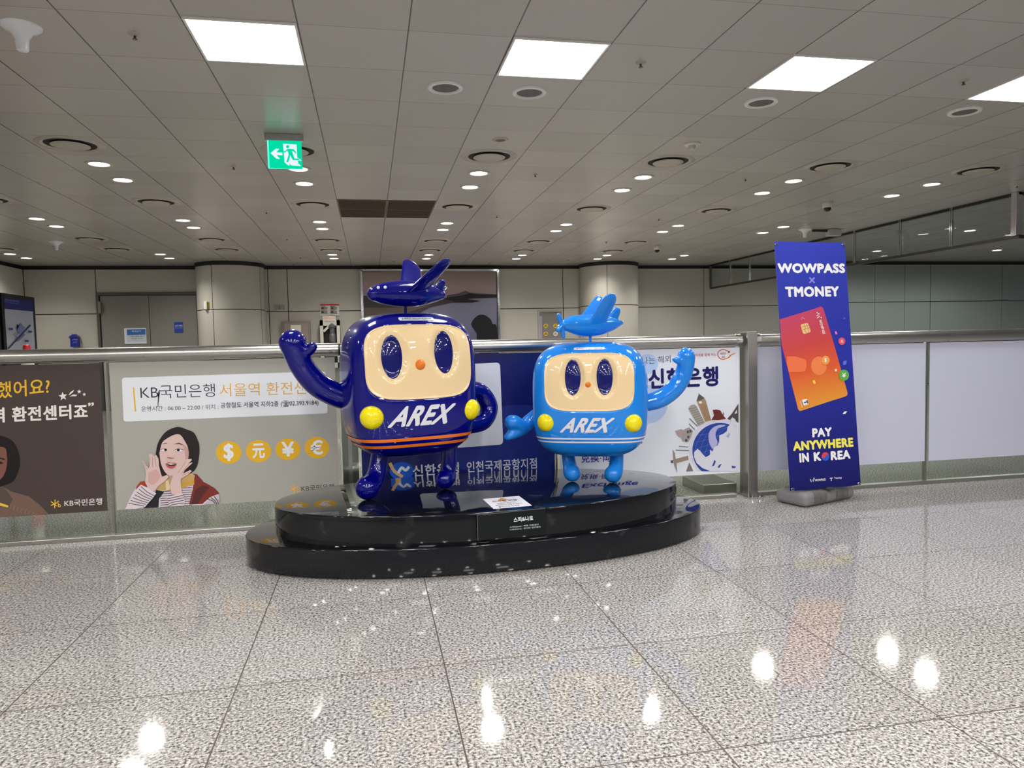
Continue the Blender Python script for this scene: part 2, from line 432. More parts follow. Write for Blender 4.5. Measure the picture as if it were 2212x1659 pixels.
rows = [('front', 6.8112, 7.4149, range(2, 8), None), ('middle', 9.6363, 10.1936, range(1, 8), None), ('back', 13.0419, 13.6069, range(0, 8), {1: None, 2: None})]
for rn, ya, yb, cols, _ in rows:
    xs = [COLX[c] for c in cols]
    if rn == 'back': xs = [-5.627, -3.3746, -.5805, 1.0991, 2.8096, 4.435, 5.9908]
    for i, x in enumerate(xs):
        for near, y in ((True, ya), (False, yb)):
            if first: t.location = (x, y, H); t['label'] = dl_label(rn, i, near); first = False
            else: dup(proto, (x, y, H), dl_label(rn, i, near))
            place_light(x, y)
# the same fittings beyond the hanging glass and over the approach behind the camera
for k, (x, y) in enumerate([(9.3, 9.8), (11.0, 10.2), (9.6, 12.3), (12.1, 12.1), (13.5, 9.6)]):
    dup(proto, (x, y, H), 'lit round downlight beyond the hanging glass screen, %s from the camera' % ORD[k])
    l2 = bpy.data.objects.new('downlight_lamp', lamp.copy()); l2.data.energy = SPOT_W*1.4; l2.data.color = (.93, 1, .95); S.collection.objects.link(l2); l2.location = (x, y, H-.03)
for k, (x, y) in enumerate([(x, y) for y in (1.0, .4, -1.9, -2.5, -4.8, -7.6) for x in (-3.85, -2.21, -.573, 1.064, 2.70, 4.34)]):  # all unseen; the two rearmost rows are added to light upright faces
    d = dup(proto, (x, y, H), 'unseen lit round downlight overhead behind the camera, %s row back, %s from left' % (ORD[k//6], ORD[k % 6])); place_light(x, y)

wl = proto   # square light panels
t = thing('light_panel', '', 'ceiling light', (0, 0, H), 0, 'square ceiling light panels')
a = .267
bm = bmesh.new()
for sx, sy, cx, cy in ((.5341, .0124, 0, a-.0062), (.5341, .0124, 0, -a+.0062), (.0124, .5108, a-.0062, 0), (.0124, .5108, -a+.0062, 0)): box(bm, (cx, cy, -.0046), (sx, sy, .0093))
obj('frame', bm, M_WHITE, t, world=False)
obj('diffuser', BX((0, 0, -.0023), (.5093, .5093, .0046)), glow((.98, .99, 1), TROFFER_E), t, world=False)
P4 = [(-.5689, 'left of the four across the near ceiling, largest'), (1.0642, 'second from left, above and right of the small exit sign'), (2.6897, 'third from left, above the round speaker right of centre'), (4.3228, 'cut off by the right edge of the photo')]
for k, (x, s_) in enumerate(P4):
    lab = 'glowing white square light panel, ' + s_
    if k == 0: t.location = (x, 4.0635, H); t['label'] = lab
    else: dup(t, (x, 4.0635, H), lab)
dup(t, (-2.2136, -.774, H), 'glowing white square light panel overhead behind the camera on the left')
for k, x in enumerate((-.5689, 1.0642, 2.6897)): dup(t, (x, -.774, H), 'glowing white square light panel overhead behind the camera, %s from left' % ORD[k+1])
for j, y in enumerate((-3.6378, -6.3468)):  # two unseen rows added to light upright faces from the camera side
    for k, x in enumerate((-2.2136, -.5689, 1.0642, 2.6897)): dup(t, (x, y, H), 'added unseen glowing white square light panel far behind the camera, %s row, %s from left' % (ORD[j+1], ORD[k]))
dup(t, (-3.8313, 4.0635, H), 'glowing white square light panel outside the frame on the left')
t2 = t
# round speakers
t = thing('ceiling_speaker', '', 'speaker', (0, 0, H), 0, 'round ceiling speakers')
obj('rim', LT([(.0813, -.0046), (.089, -.0124), (.1084, -.0093), (.113, 0)], 36), M_WHITE, t, 40, world=False)
obj('grille', LT([(0, -.0062), (.0836, -.0046)], 36), mat((92, 88, 84), .6), t, 40, world=False)
for k, (x, y, s_) in enumerate([(.5186, 4.5898, 'left of the pair in the middle, no light above it'), (1.0604, 4.6053, 'just below the second square light panel'), (2.678, 4.5898, 'just below the third square light panel'), (4.288, 4.5821, 'nearest the right edge of the photo')]):
    lab = 'grey round ceiling speaker, ' + s_
    if k == 0: t.location = (x, y, H); t['label'] = lab
    else: dup(t, (x, y, H), lab)
# round air diffusers
def diffuser(gap, nm):
    t = thing('air_diffuser', nm, 'air vent', (0, 0, H), 0, 'round air diffusers')
    obj('outer_ring', LT([(.1811, -.0023), (.1904, -.0085), (.2028, -.0093), (.2059, -.007), (.2322, -.0062), (.2399, 0)], 48), M_TAN, t, 40, world=False)
    obj('slot_shade', LT([(0, -.0015), (.1827, -.0015)], 48), mat((12, 11, 10), .8), t, world=False)  # flat disc under a solid ceiling; its black paints in the recess shade
    obj('centre_plate', LT([(0, -.0186-gap), (.1006, -.0178-gap), (.1331, -.0139-gap), (.1378, -.0101-gap), (.0774, -.0031)], 48), M_TAN, t, 40, world=False)
    return t
pa = diffuser(.0023, ''); used = False
rws = [('front', 6.2075, [2, 3, 4, 5, 6, 7]), ('second', 8.4908, [1, 2, 3, 4, 5, 6]), ('third', 11.3004, [1, 2, 3, 4, 5, 6]), ('back', 12.4227, [0, 1, 2, 3, 4, 5, 6])]
for rn, y, cols in rws:
    for i, c in enumerate(cols):
        lab = 'round tan air diffuser, %s from left in the %s row of diffusers' % (ORD[i], rn)
        if not used: pa.location = (COLX[c], y, H); pa['label'] = lab; used = True
        else: dup(pa, (COLX[c], y, H), lab)
# unlit downlight
t = thing('unlit_downlight', 'small unlit recessed downlight above the middle diffuser of the front row', 'ceiling light', (1.0681, 5.6889, H))
obj('trim_ring', LT([(.0387, -.0008), (.0433, -.0077), (.0604, -.0046), (.0635, 0)], 28), M_TAN, t, 40, world=False)
obj('reflector', LT([(0, -.0015), (.0402, -.0023)], 28), mat((70, 64, 56), .2, .7), t, world=False)
# sprinklers
t = thing('sprinkler', '', 'sprinkler', (0, 0, H), 0, 'ceiling sprinklers')
obj('rosette', LT([(0, -.0093), (.0139, -.0093), (.0263, -.0062), (.0325, 0)], 20), M_TAN, t, 40, world=False)
obj('deflector', LT([(0, -.0093), (.0062, -.0093), (.0062, -.0232), (.0124, -.0248), (.0124, -.0279), (0, -.0279)], 14), mat((90, 84, 74), .3, .7), t, 40, world=False)
SPR = [(-1.1146, 4.0403, 'left of the largest light panel'), (-1.1223, 6.7957, 'below and left of the green exit sign'), (-1.1378, 8.9784, 'third back in the line left of the exit sign'), (-1.1378, 11.1611, 'fourth back in the line left of the exit sign'), (-1.1533, 13.4212, 'near the back wall right of the left pillar'),
       (1.5944, 4.0403, 'right of the second light panel'), (1.6099, 6.8112, 'between the middle two front row diffusers'), (1.6331, 9.0558, 'third back in the central line'), (3.7771, 6.7725, 'between the two right front row downlight pairs'), (3.8313, 9.1177, 'third back in the right-hand line'), (3.8313, 11.2927, 'fourth back in the right-hand line'),
       (3.7616, 4.0325, 'below and left of the light panel at the right edge'), (3.87, 13.6998, 'near the back wall left of the right pillar'), (7.0279, 6.7802, 'close to the corner of the hanging glass screen'), (.5031, 13.9088, 'close to the back wall above the large sea picture')]
for k, (x, y, s_) in enumerate(SPR):
    lab = 'small ceiling sprinkler head, ' + s_
    if k == 0: t.location = (x, y, H); t['label'] = lab
    else: dup(t, (x, y, H), lab)
# smoke detector, antennas, dome cameras
t = thing('smoke_detector', 'white round smoke detector above the right centre front row diffuser', 'smoke detector', (2.6626, 5.627, H))
obj('base', LT([(0, -.0155), (.0542, -.0155), (.0658, -.0093), (.0681, 0)], 28), mat((205, 200, 186), .4), t, 40, world=False)
obj('sensor_head', LT([(0, -.048), (.0155, -.0464), (.0263, -.0348), (.0294, -.0155)], 24), mat((190, 184, 168), .4), t, 40, world=False)
def antenna(x, y, lab, s=1):
    t = thing('funnel_antenna', lab, 'antenna', (x, y, H), 0)
    obj('plate', LT([(0, -.0155), (.0774*s, -.0155), (.089*s, -.0062), (.0913*s, 0)], 36), mat((226, 228, 232), .3), t, 40, world=False)
    obj('funnel', LT([(0, -.12*s), (.0201*s, -.12*s), (.0263*s, -.1161*s), (.031*s, -.0619*s), (.0503*s, -.031*s), (.0774*s, -.0139)], 30), mat((226, 228, 232), .3), t, 40, world=False)
antenna(-1.6254, 4.0248, 'large white funnel-shaped ceiling antenna in the top left corner')
antenna(-4.4118, 11.6332, 'small white funnel-shaped ceiling antenna at the far left back')
antenna(6.4706, 9.8608, 'white funnel-shaped ceiling antenna above the tall blue banner')
def domecam(x, y, lab):
    t = thing('dome_camera', lab, 'security camera', (x, y, H), 0)
    obj('housing', LT([(0, -.0697), (.048, -.0697), (.0573, -.0542), (.0604, -.0155), (.0542, 0)], 28), mat((214, 212, 204), .35), t, 40, world=False)
    obj('dome', LT([(0, -.1161), (.0232, -.1107), (.0387, -.0929), (.0433, -.0681)], 24), mat((12, 12, 14), .08), t, 40, world=False)
domecam(5.449, 7.8484, 'white dome security camera with dark bubble, nearer one above the banner')
domecam(4.8994, 11.7571, 'white dome security camera with dark bubble, smaller one near the right pillar')
t = thing('ceiling_junction_box', 'small grey box mounted under the ceiling beside the hanging glass screen', 'box', (6.9273, 9.8298, H))
obj('case', BX((0, 0, -.0542), (.2012, .1084, .0929), bev=.0062), mat((190, 190, 186), .4), t, world=False)
obj('conduit', BX((-.2167, .0155, -.0232), (.2477, .0387, .031), bev=.0046), mat((40, 38, 36), .5), t, world=False)
# four dark vent panels
t = thing('vent_panel', '', 'ceiling panel', (0, 0, H), 0, 'brown ceiling vent panels')
bm = bmesh.new(); box(bm, (0, 0, -.0031), (.5379, .5379, .0062))
obj('panel', bm, mat((112, 92, 72), .6), t, world=False)
bm = bmesh.new()
for k in range(17): box(bm, (0, -.2477+k*.031, -.0085), (.5186, .0093, .0046))
obj('slats', bm, mat((78, 62, 48), .6), t, world=False)
for k, (i, j) in enumerate([(0, 0), (1, 0), (0, 1), (1, 1)]):
    lab = 'dark brown ceiling vent panel, %s %s of the block of four' % (('near', 'far')[j], ('left', 'right')[i])
    p = (-.0252+.5457*i, 8.442+.5457*j, H)
    if k == 0: t.location = p; t['label'] = lab
    else: dup(t, p, lab)
# exit sign
t = thing('exit_sign', 'green illuminated running-man exit sign with left arrow hanging from ceiling', 'exit sign', (-.577, 5.745, H))
a_, b_ = ony(570, 284, 5.73), ony(655, 297, 5.73)
obj('mount', BX(((a_.x+b_.x)/2, 5.755, H-.025), (b_.x-a_.x, .055, .05), bev=.004), mat((168, 168, 162), .4), t)
c0, c1 = ony(577, 296, 5.73), ony(652, 364, 5.73); gz0, gz1 = c1.z, c0.z; gx0, gx1 = c0.x-.003, c1.x-.006
edge = BX(((gx0+gx1)/2, 5.75, (gz0+gz1)/2), (gx1-gx0, .024, gz1-gz0), bev=.003)
obj('light_box', edge, glow((.10, 1, .66), .9), t)
A = Art(Plane((0, 5.7365, 0), (0, -1, 0)), t, .0004)
def E(u, v): # sign art is laid out on the sign's own square, u right, v down
    return (577.5+(653-577.5)*u*1.0+3*v, 296.5+(364.5-296.5)*v+4*u)
GW = glow((.86, .93, 1), .68); GG = glow((.0, .70, .37), .72)
A.new('sign_face').poly([E(.03, .03), E(.97, .03), E(.97, .97), E(.03, .97)], GG)
A.poly([E(.44, .18), E(.83, .18), E(.83, .60), E(.93, .66), E(.95, .69), E(.85, .69), E(.85, .77), E(.93, .86), E(.67, .86), E(.57, .78), E(.62, .86), E(.56, .86), E(.46, .77), E(.46, .66)], GW)
A.poly([E(.07, .50), E(.23, .35), E(.33, .35), E(.24, .465), E(.41, .465), E(.41, .55), E(.24, .55), E(.34, .67), E(.24, .67)], GW)
A.oval(*E(.57, .265), 3.6, 3.3, GG)
A.poly([E(.57, .33), E(.72, .33), E(.77, .37), E(.82, .45), E(.79, .47), E(.74, .41), E(.68, .39), E(.72, .50), E(.75, .63), E(.88, .63), E(.90, .68), E(.70, .68), E(.66, .60), E(.64, .53), E(.57, .76), E(.51, .76), E(.59, .52), E(.58, .44), E(.54, .39), E(.51, .45), E(.44, .46), E(.44, .42), E(.49, .41)], GG)
A.done()
# ------------------------------------------------------------------ hanging glass smoke screen on the right
zb = 2.227
t = thing('glass_smoke_screen', 'row of tinted glass panes hanging from the ceiling on chrome frame at right', 'glass screen', (7.3917, 7.1208, zb))
ys = [14.7447, 13.0806, 11.8809, 9.9459, 8.9784, 8.0651, 7.1208]
for a, b in zip(ys, ys[1:]): obj('glass_pane', BX((7.3917, (a+b)/2, (zb+H)/2), (.0093, a-b-.0232, H-zb-.0232)), M_SMOKE, t)
for a, b in ((7.3917, 8.9784), (8.9784, 10.5264)): obj('glass_pane', BX(((a+b)/2, 7.1208, (zb+H)/2), (b-a-.0232, .0093, H-zb-.0232)), M_SMOKE, t)
for y in ys[1:-1] + [13.8546]:
    bm = bmesh.new(); box(bm, (7.3762, y-.0139, (zb+H)/2), (.0232, .0108, H-zb)); box(bm, (7.3762, y+.0139, (zb+H)/2), (.0232, .0108, H-zb))
    obj('upright', bm, M_CHROME, t)
obj('upright', BX((7.3917, 14.7524, (zb+H)/2), (.0387, .0464, H-zb)), mat((90, 88, 84), .4), t)
obj('corner_post', BX((7.3762, 7.1208, (zb+H)/2), (.0774, .0774, H-zb), bev=.0062), M_CHROME, t)
obj('upright', BX((8.9784, 7.1131, (zb+H)/2), (.031, .0232, H-zb)), M_CHROME, t)
obj('bottom_channel', BX((7.3917, 10.9134, zb-.0116), (.0348, 7.6626, .0387)), mat((74, 72, 70), .4, .5), t)
obj('bottom_channel', BX((8.9784, 7.1208, zb-.0116), (3.1347, .0348, .0387)), mat((74, 72, 70), .4, .5), t)
obj('top_channel', BX((7.3917, 10.9134, H-.0155), (.0464, 7.6626, .031)), mat((30, 28, 26), .5), t)
obj('top_channel', BX((8.9784, 7.1208, H-.0155), (3.1347, .0464, .031)), mat((30, 28, 26), .5), t)

# ------------------------------------------------------------------ things on the back wall
WP = YP(Y1-.03)
def sheet(name, label, cat, px, m, th=.012, Y=Y1-.012, group=None):
    """thin board on the back wall between two picture corners"""
    a, b = ony(px[0], px[1], Y), ony(px[2], px[3], Y)
    t = thing(name, label, cat, ((a.x+b.x)/2, Y, (a.z+b.z)/2), 0, group)
    obj('board', BX(((a.x+b.x)/2, Y, (a.z+b.z)/2), (b.x-a.x, th, a.z-b.z)), m, t)
    return t, Art(Plane((0, Y-th/2, 0), (0, -1, 0)), t, .0015)
# sea picture
t = thing('wall_picture', 'large backlit photo print of islands and sea at dusk behind the navy figure', 'picture', (1.27, Y1-.03, 1.9))
a, b = ony(780, 584, 14.723), ony(1075, 582, 14.723)
zt = a.z; zbm = .9
obj('frame_body', BX(((a.x+b.x)/2, 14.746, (zt+zbm)/2), (b.x-a.x, .06, zt-zbm)), mat((60, 58, 60), .4), t)
A = Art(Plane((0, 14.706, 0), (0, -1, 0)), t, .002)
g = lambda y: ony(900, y, 14.699)
A.new('printed_view').poly([(783, 587), (1072, 585), (1073, 765), (787, 768)], gradient([(0, (92, 84, 80)), (.55, (112, 98, 98)), (1, (104, 92, 100))], g(587), g(645), gain=2.3))
A.poly([(787, 700), (900, 672), (985, 645), (1073, 640), (1073, 765), (787, 768)], gradient([(0, (98, 98, 114)), (1, (58, 60, 82))], g(640), g(740), gain=1.9))
A.poly([(965, 638), (990, 634), (1005, 628), (1015, 632), (1040, 634), (1073, 636), (1073, 644), (965, 645)], (78, 70, 78), up=1)
A.poly([(950, 645), (1005, 637), (1015, 633), (1030, 636), (1073, 636), (1073, 642), (1010, 646), (1038, 650), (1020, 654), (950, 654)], (34, 30, 36))
A.poly([(785, 639), (860, 641), (960, 646), (985, 652), (930, 664), (880, 690), (787, 735)], (58, 52, 54))
A.poly([(787, 665), (870, 664), (930, 660), (890, 672), (830, 690), (787, 700)], (84, 74, 70))
A.poly([(1030, 720), (1018, 700), (1030, 683), (1045, 680), (1060, 690), (1064, 700), (1073, 706), (1073, 765), (1035, 765)], (18, 18, 22), smooth=3)
A.done()
bm = bmesh.new()
for x in (a.x, b.x): box(bm, (x, 14.711, (zt+zbm)/2), (.045, .06, zt-zbm))
box(bm, ((a.x+b.x)/2, 14.711, zt), (b.x-a.x, .06, .04))
obj('frame', bm, M_CHROME, t)
# notices on the double door
DP = Y1-.012
t, A = sheet('door_notice', 'white printed notice with blue heading on left leaf of grey door', 'notice', (268, 709, 317, 742), PR((196, 200, 206)), Y=Y1-.012)
A.new('print').rrect((273, 711), (315, 710), (316, 739), (274, 740), 1, (176, 182, 190)).rrect((274, 712), (314, 711), (314.5, 723), (274.5, 724), 1, (52, 98, 160))
A.text('출입금지', (285, 717.5), (304, 717), (285, 713.5), (190, 205, 225)).text('관계자외 출입을 금합니다', (281, 728.5), (312, 727.5), (281, 725.5), (90, 92, 100)).text('Staff only', (284, 733.5), (309, 732.5), (284, 730.5), (110, 112, 118)).done()
t, A = sheet('door_sign', 'small blue sign on the right leaf of grey door', 'sign', (376, 696, 396, 718), PR((38, 62, 138)), Y=Y1-.012)
A.new('print').text('공조기계실', (378, 706), (394, 705.5), (378, 702), (190, 200, 225), .01).text('Machine Room', (378, 709.5), (394, 709), (378, 707.5), (150, 165, 205)).done()
# blue letter box
a = ony(162, 738, Y1-.06)
t = thing('suggestion_box', 'small blue house-shaped box on the wall left of the grey door', 'letter box', (a.x, Y1-.05, a.z-.1))
obj('case', BX((a.x, Y1-.06, a.z-.015), (.132, .10, .17), bev=.008), mat((30, 42, 140), .35), t)
bm = bmesh.new(); P = [(-.085, 0), (.085, 0), (.058, .039), (.031, .043), (.023, .066), (-.023, .066), (-.031, .043), (-.058, .039)]
n = len(P); add(bm, [(a.x+x, y, a.z+.07+z) for y in (Y1-.13, Y1-.01) for x, z in P], [list(range(n)), list(range(n, 2*n))[::-1]]+[[i, (i+1) % n, n+(i+1) % n, n+i] for i in range(n)])
bmesh.ops.recalc_face_normals(bm, faces=bm.faces); obj('roof', bm, mat((30, 42, 140), .35), t)
A = Art(Plane((0, Y1-.117, 0), (0, -1, 0)), t, .002); A.new('lettering').text('고객의', (156, 735.5), (168, 735.5), (156, 731.5), (130, 140, 215), .01).text('소리', (158, 741), (166, 741), (158, 737.5), (120, 130, 205), .01).done()
# outlet covers, grey cabinet, rescue kit, notice board
t, A = sheet('outlet_cover', 'pair of blank metal wall plates right of the left pillar', 'wall plate', (592, 659, 615, 669), mat((150, 146, 138), .35, .2))
A.new('seam').line([(603.5, 659.5), (603.7, 669.5)], .8, M_GAP).done()
a, b = ony(609, 694, 14.723), ony(670, 694, 14.723)
t = thing('wall_cabinet', 'grey metal cabinet door with paper notice, behind the raised dark blue hand', 'cabinet', ((a.x+b.x)/2, 14.746, .9))
obj('body', BX(((a.x+b.x)/2, 14.754, a.z-.43), (b.x-a.x, .10, .86), bev=.01), mat((140, 130, 124), .4), t)
obj('door', BX(((a.x+b.x)/2, 14.699, a.z-.43), (b.x-a.x-.08, .02, .78), bev=.005), mat((150, 138, 132), .4), t)
A = Art(Plane((0, 14.689, 0), (0, -1, 0)), t, .0015); A.new('paper_notice').poly([(628, 702), (650, 702), (650.5, 728), (628, 728)], (196, 192, 182)).text('소화기 점검표', (630, 701.5), (647, 701.5), (630, 699.5), (90, 86, 84)).done()
t, A = sheet('instruction_poster', 'white instruction poster with red heading and small picture boxes', 'poster', (691, 656, 733, 682), PR((186, 184, 176)), .008)
A.new('print').poly([(691.5, 656.5), (732.5, 656.5), (732.6, 660), (691.6, 660)], (170, 34, 44))
for r_ in range(2):
    for c_ in range(2):
        x, y = 693+c_*20.5, 662.5+r_*8.4
        A.poly([(x, y), (x+14.336, y), (x+14.336, y+6), (x, y+6)], (128, 124, 124)).oval(x+4, y+3.2, 2.6, 2.2, (52, 44, 40)).line([(x, y-.9), (x+10, y-.9)], .8, (50, 46, 46))
A.done()
a, b = ony(691, 692, 14.684), ony(734, 692, 14.684)
t = thing('rescue_kit_cabinet', 'white glass-fronted emergency rescue equipment cabinet under the red-headed poster', 'cabinet', ((a.x+b.x)/2, 14.684, .6))
zt = a.z; x0, x1 = a.x, b.x; zb_ = .7
bm = bmesh.new()
for c_, s_ in ((((x0+x1)/2, 14.607, zt-.054), (x1-x0, .03, .108)), ((x0+.031, 14.607, (zt+zb_)/2), (.062, .03, zt-zb_)), ((x1-.031, 14.607, (zt+zb_)/2), (.062, .03, zt-zb_)), (((x0+x1)/2, 14.607, zb_+.05), (x1-x0, .03, .1))): box(bm, c_, s_)
D_ = ony(705, 716, 14.599)-ony(723, 696, 14.599)
obj('door_frame', bm, mat((206, 202, 190), .4), t)
p, q = ony(699, 716, 14.599), ony(719, 697, 14.599); mid = (p+q)/2; L = (p-q).length
obj('diagonal_band', BX(mid, (L, .02, .046), Matrix.Rotation(-math.atan2(q.z-p.z, q.x-p.x), 3, 'Y')), mat((206, 202, 190), .4), t)
obj('case', BX(((x0+x1)/2, 14.723, (zt+zb_)/2), (x1-x0, .12, zt-zb_-.02)), mat((20, 20, 21), .6), t)
bm = bmesh.new(); lathe(bm, [(0, 0), (.06, 0), (.07, .04), (.06, .155), (.05, .17), (.05, .28), (.07, .295), (.07, .325), (.038, .355), (0, .387)], 24, ((x0+x1)/2+.04, 14.600, 1.2))
obj('rescue_reel', bm, mat((104, 104, 108), .35, .3), t, 30)
A = Art(Plane((0, 14.593, 0), (0, -1, 0)), t, .0015); A.new('lettering').poly([(697, 683), (725, 683), (725, 691.5), (697, 691.5)], (200, 182, 172)).text('인명구조기구', (698.5, 689.5), (723.5, 689.5), (698.5, 685), (150, 100, 90), .005).text('인명구조기구', (701, 696.3), (722, 696.3), (701, 692.8), (70, 66, 62), .005).done()
t, A = sheet('notice_board', "grey notice board with four round pictograms near the light blue aeroplane", 'notice board', (1162, 670, 1216, 738), mat((168, 164, 154), .3), .02)
A.new('print').poly([(1165, 673), (1213, 673), (1213, 738), (1165, 738)], (112, 108, 106)).poly([(1165, 683), (1171, 683), (1171, 738), (1165, 738)], (140, 136, 156))
A.text('안전하고 편리한 이용안내', (1172, 677.5), (1209, 677), (1172, 674.5), (70, 66, 64))
for x, y, c in ((1179, 704, (186, 158, 44)), (1200, 704, (186, 158, 44)), (1179, 721, (186, 158, 44)), (1200, 721, (196, 194, 190))):
    A.oval(x, y, 5, 4.8, c).line([(x-2.2, y+2.2), (x, y-2.4), (x+2.2, y+2)], 1.6, (70, 52, 30))
A.done()
# switch box on the left pillar
t = thing('switch_box', 'small brass switch box with white cover on the left pillar', 'switch', (-2.964, 14.103, 1.88))
a = ony(451, 660, 14.119)
obj('brass_plate', BX((a.x+.03, 14.127, a.z), (.10, .11, .14), bev=.01), mat((176, 148, 70), .3, .8), t)
obj('white_cover', BX((a.x-.046, 14.111, a.z), (.054, .12, .147), bev=.006), M_WHITE, t)
# free standing map board at the far left
bx_ = -5.108; y0_, y1_ = 11.571, 12.5
a = Plane((bx_, 0, 0), (1, 0, 0)); zt = 1.956
t = thing('map_board', 'tall black framed board with airport map and blue heading at far left', 'information board', (bx_, 12.0, 0))
obj('frame', BX((bx_-.06, (y0_+y1_)/2, zt/2+.03), (.12, y1_-y0_+.10, zt-.0), bev=.008), M_BLACK, t)
A = Art(Plane((bx_, 0, 0), (1, 0, 0)), t, .002)
A.new('printed_map').poly([(8, 643), (70, 652), (76, 757), (16, 757)], (150, 154, 166)).poly([(8, 642), (70, 651), (71.5, 673), (10, 667)], (26, 32, 104))
A.text('인천국제공항 안내', (10, 650), (41, 654), (10, 645), (110, 118, 172), .01).text('Incheon International Airport', (10, 653.5), (41, 658), (10, 651.5), (140, 148, 190))
A.line([(18, 753), (66, 702)], 3.2, (38, 46, 92)).poly([(36, 735), (52, 720), (55, 723), (39, 738)], (92, 98, 122))
A.poly([(37, 713), (42, 703), (46, 699), (49, 707), (54, 708), (50, 716), (42, 722)], (96, 108, 148)).line([(36, 712), (38, 700), (41, 706), (45, 697), (48, 704), (54, 707)], 1, (62, 70, 104)).line([(38, 716), (36, 731)], 1.2, (80, 88, 120)).line([(33, 718), (30, 722), (35, 728), (33, 733)], 1, (70, 76, 110))
for x, y in ((20, 708), (61, 714), (54, 734)): A.poly([(x, y), (x+8, y+.8), (x+8, y+4.6), (x, y+4)], (42, 50, 116))
A.done()
t = thing('display_cabinet', 'dark edge of a second black framed board cut by the left edge', 'information board', (-5.1, 10.85, 0))
obj('frame', BX((-5.16, 10.95, 1.0), (.12, .93, 1.98), bev=.01), M_BLACK, t)
obj('panel', BX((-5.095, 10.90, 1.05), (.01, .78, 1.6)), mat((150, 160, 170), .3), t)
a = ony(58, 757, 9.3)
t = thing('traffic_cone', 'red plastic cone top showing above the handrail at far left', 'cone', (a.x, 9.3, 0))
zt = ony(58, 744, 9.3).z
obj('cone', LT([(.20, 0), (.19, .03), (.15, .05), (.035, zt-.01), (.02, zt), (0, zt)], 28, (a.x, 9.3, 0)), mat((190, 30, 32), .4), t, 40)
obj('band', LT([(.075, zt-.30), (.056, zt-.13)], 28, (a.x, 9.3, 0)), M_WHITE, t, 40)

# ------------------------------------------------------------------ glass railing across the hall
RY = 4.64
t = thing('glass_railing', 'waist-high glass railing with thick brushed steel handrail across the hall', 'railing', (1.2, RY, 0))
def rail(x0, x1, r=.041):
    bm = bmesh.new(); tube(bm, [(x0, RY, 1.10), ((x0+x1)/2, RY, 1.10), (x1, RY, 1.10)], r, 32, 1, caps='flat'); return bm
obj('handrail', rail(-5.6, -.19), M_STEEL, t, 30); obj('handrail', rail(-.175, 2.52), M_STEEL, t, 30); obj('handrail', rail(2.66, 8.6), M_STEEL, t, 30)
for x in (-.1825,): obj('sleeve', rail(x-.028, x+.028, .0385), mat((60, 58, 56), .4, .6), t, 30)
for x in (2.52, 2.66): obj('collar', rail(x-.022, x+.022, .046), M_CHROME, t, 30)
obj('post', BX((2.595, RY-.02, .58), (.072, .12, 1.16), bev=.004), steel(.34, (.40, .385, .37)), t)
bm = bmesh.new(); box(bm, (2.60, RY-.03, .006), (.13, .16, .012))
for dx in (-.02, .035): lathe(bm, [(0, .032), (.008, .03), (.009, .012)], 12, (2.60+dx, RY-.095, 0))
obj('foot_plate', bm, M_CHROME, t)
JX = [-4.33, -2.93, -1.535, -.14, 1.205, 2.6, 4.045, 5.44, 6.84, 8.3]
for a, b in zip(JX, JX[1:]):
    g_ = .012 if abs(a+.14) > .01 and abs(b+.14) > .01 else .012
    obj('glass_pane', BX(((a+b)/2, RY, .53), (b-a-.024, .010, 1.04)), M_GLASS, t)
for x in JX:
    if abs(x-2.6) < .01: continue
    w = .10 if abs(x+.14) < .01 else .014
    obj('upright', BX((x, RY+.05 if w > .05 else RY+.012, .53), (w, .03, 1.05), bev=.002), steel(.3, (.42, .41, .39)), t)
obj('base_channel', BX((-1.55, RY, .013), (8.1, .055, .026), bev=.003), steel(.35, (.46, .45, .43)), t)
obj('base_channel', BX((5.66, RY, .013), (5.98, .055, .026), bev=.003), steel(.35, (.46, .45, .43)), t)
# steel plinth behind the glass by the post
bm = BX((2.45, RY+.30, .035), (.26, .36, .07), bev=.004)
tag(obj('steel_plinth', bm, steel(.3, (.42, .41, .40))), 'low steel floor block behind the glass beside the post', 'plinth')
# a gilded sign leg seen in the slot beside the post
FY = RY-.0065
def film(name, label, cat, px, m, th=.003, group=None):
    a, b = ony(px[0], px[1], FY), ony(px[2], px[3], FY)
    t = thing(name, label, cat, ((a.x+b.x)/2, FY, b.z), 0, group)
    obj('film', BX(((a.x+b.x)/2, FY-.001, (a.z+b.z)/2), (b.x-a.x, th, a.z-b.z)), m, t)
    return t, Art(Plane((0, FY-.0027, 0), (0, -1, 0)), t, .00035)
ZB, ZTP = .172, 1.052
def zfilm(name, label, cat, x0, x1, m, group=None, z0=ZB, z1=ZTP):
    t = thing(name, label, cat, ((x0+x1)/2, FY, z0), 0, group)
    obj('film', BX(((x0+x1)/2, FY-.001, (z0+z1)/2), (x1-x0, .003, z1-z0)), m, t)
    return t, Art(Plane((0, FY-.0027, 0), (0, -1, 0)), t, .00035)
FROST = mat((176, 178, 196), .30, 0, .35, gain=1.4, name='frosted_film')
zfilm('frosted_film', 'pale lilac frosted film on glass behind the blue banner', 'window film', 2.665, 4.03, FROST, 'frosted films')
zfilm('frosted_film', 'pale lilac frosted film on glass at the right edge of photo', 'window film', 4.065, 5.425, FROST, 'frosted films')
zfilm('frosted_film', 'pale lilac frosted film on glass outside the right edge', 'window film', 5.46, 6.82, FROST, 'frosted films')

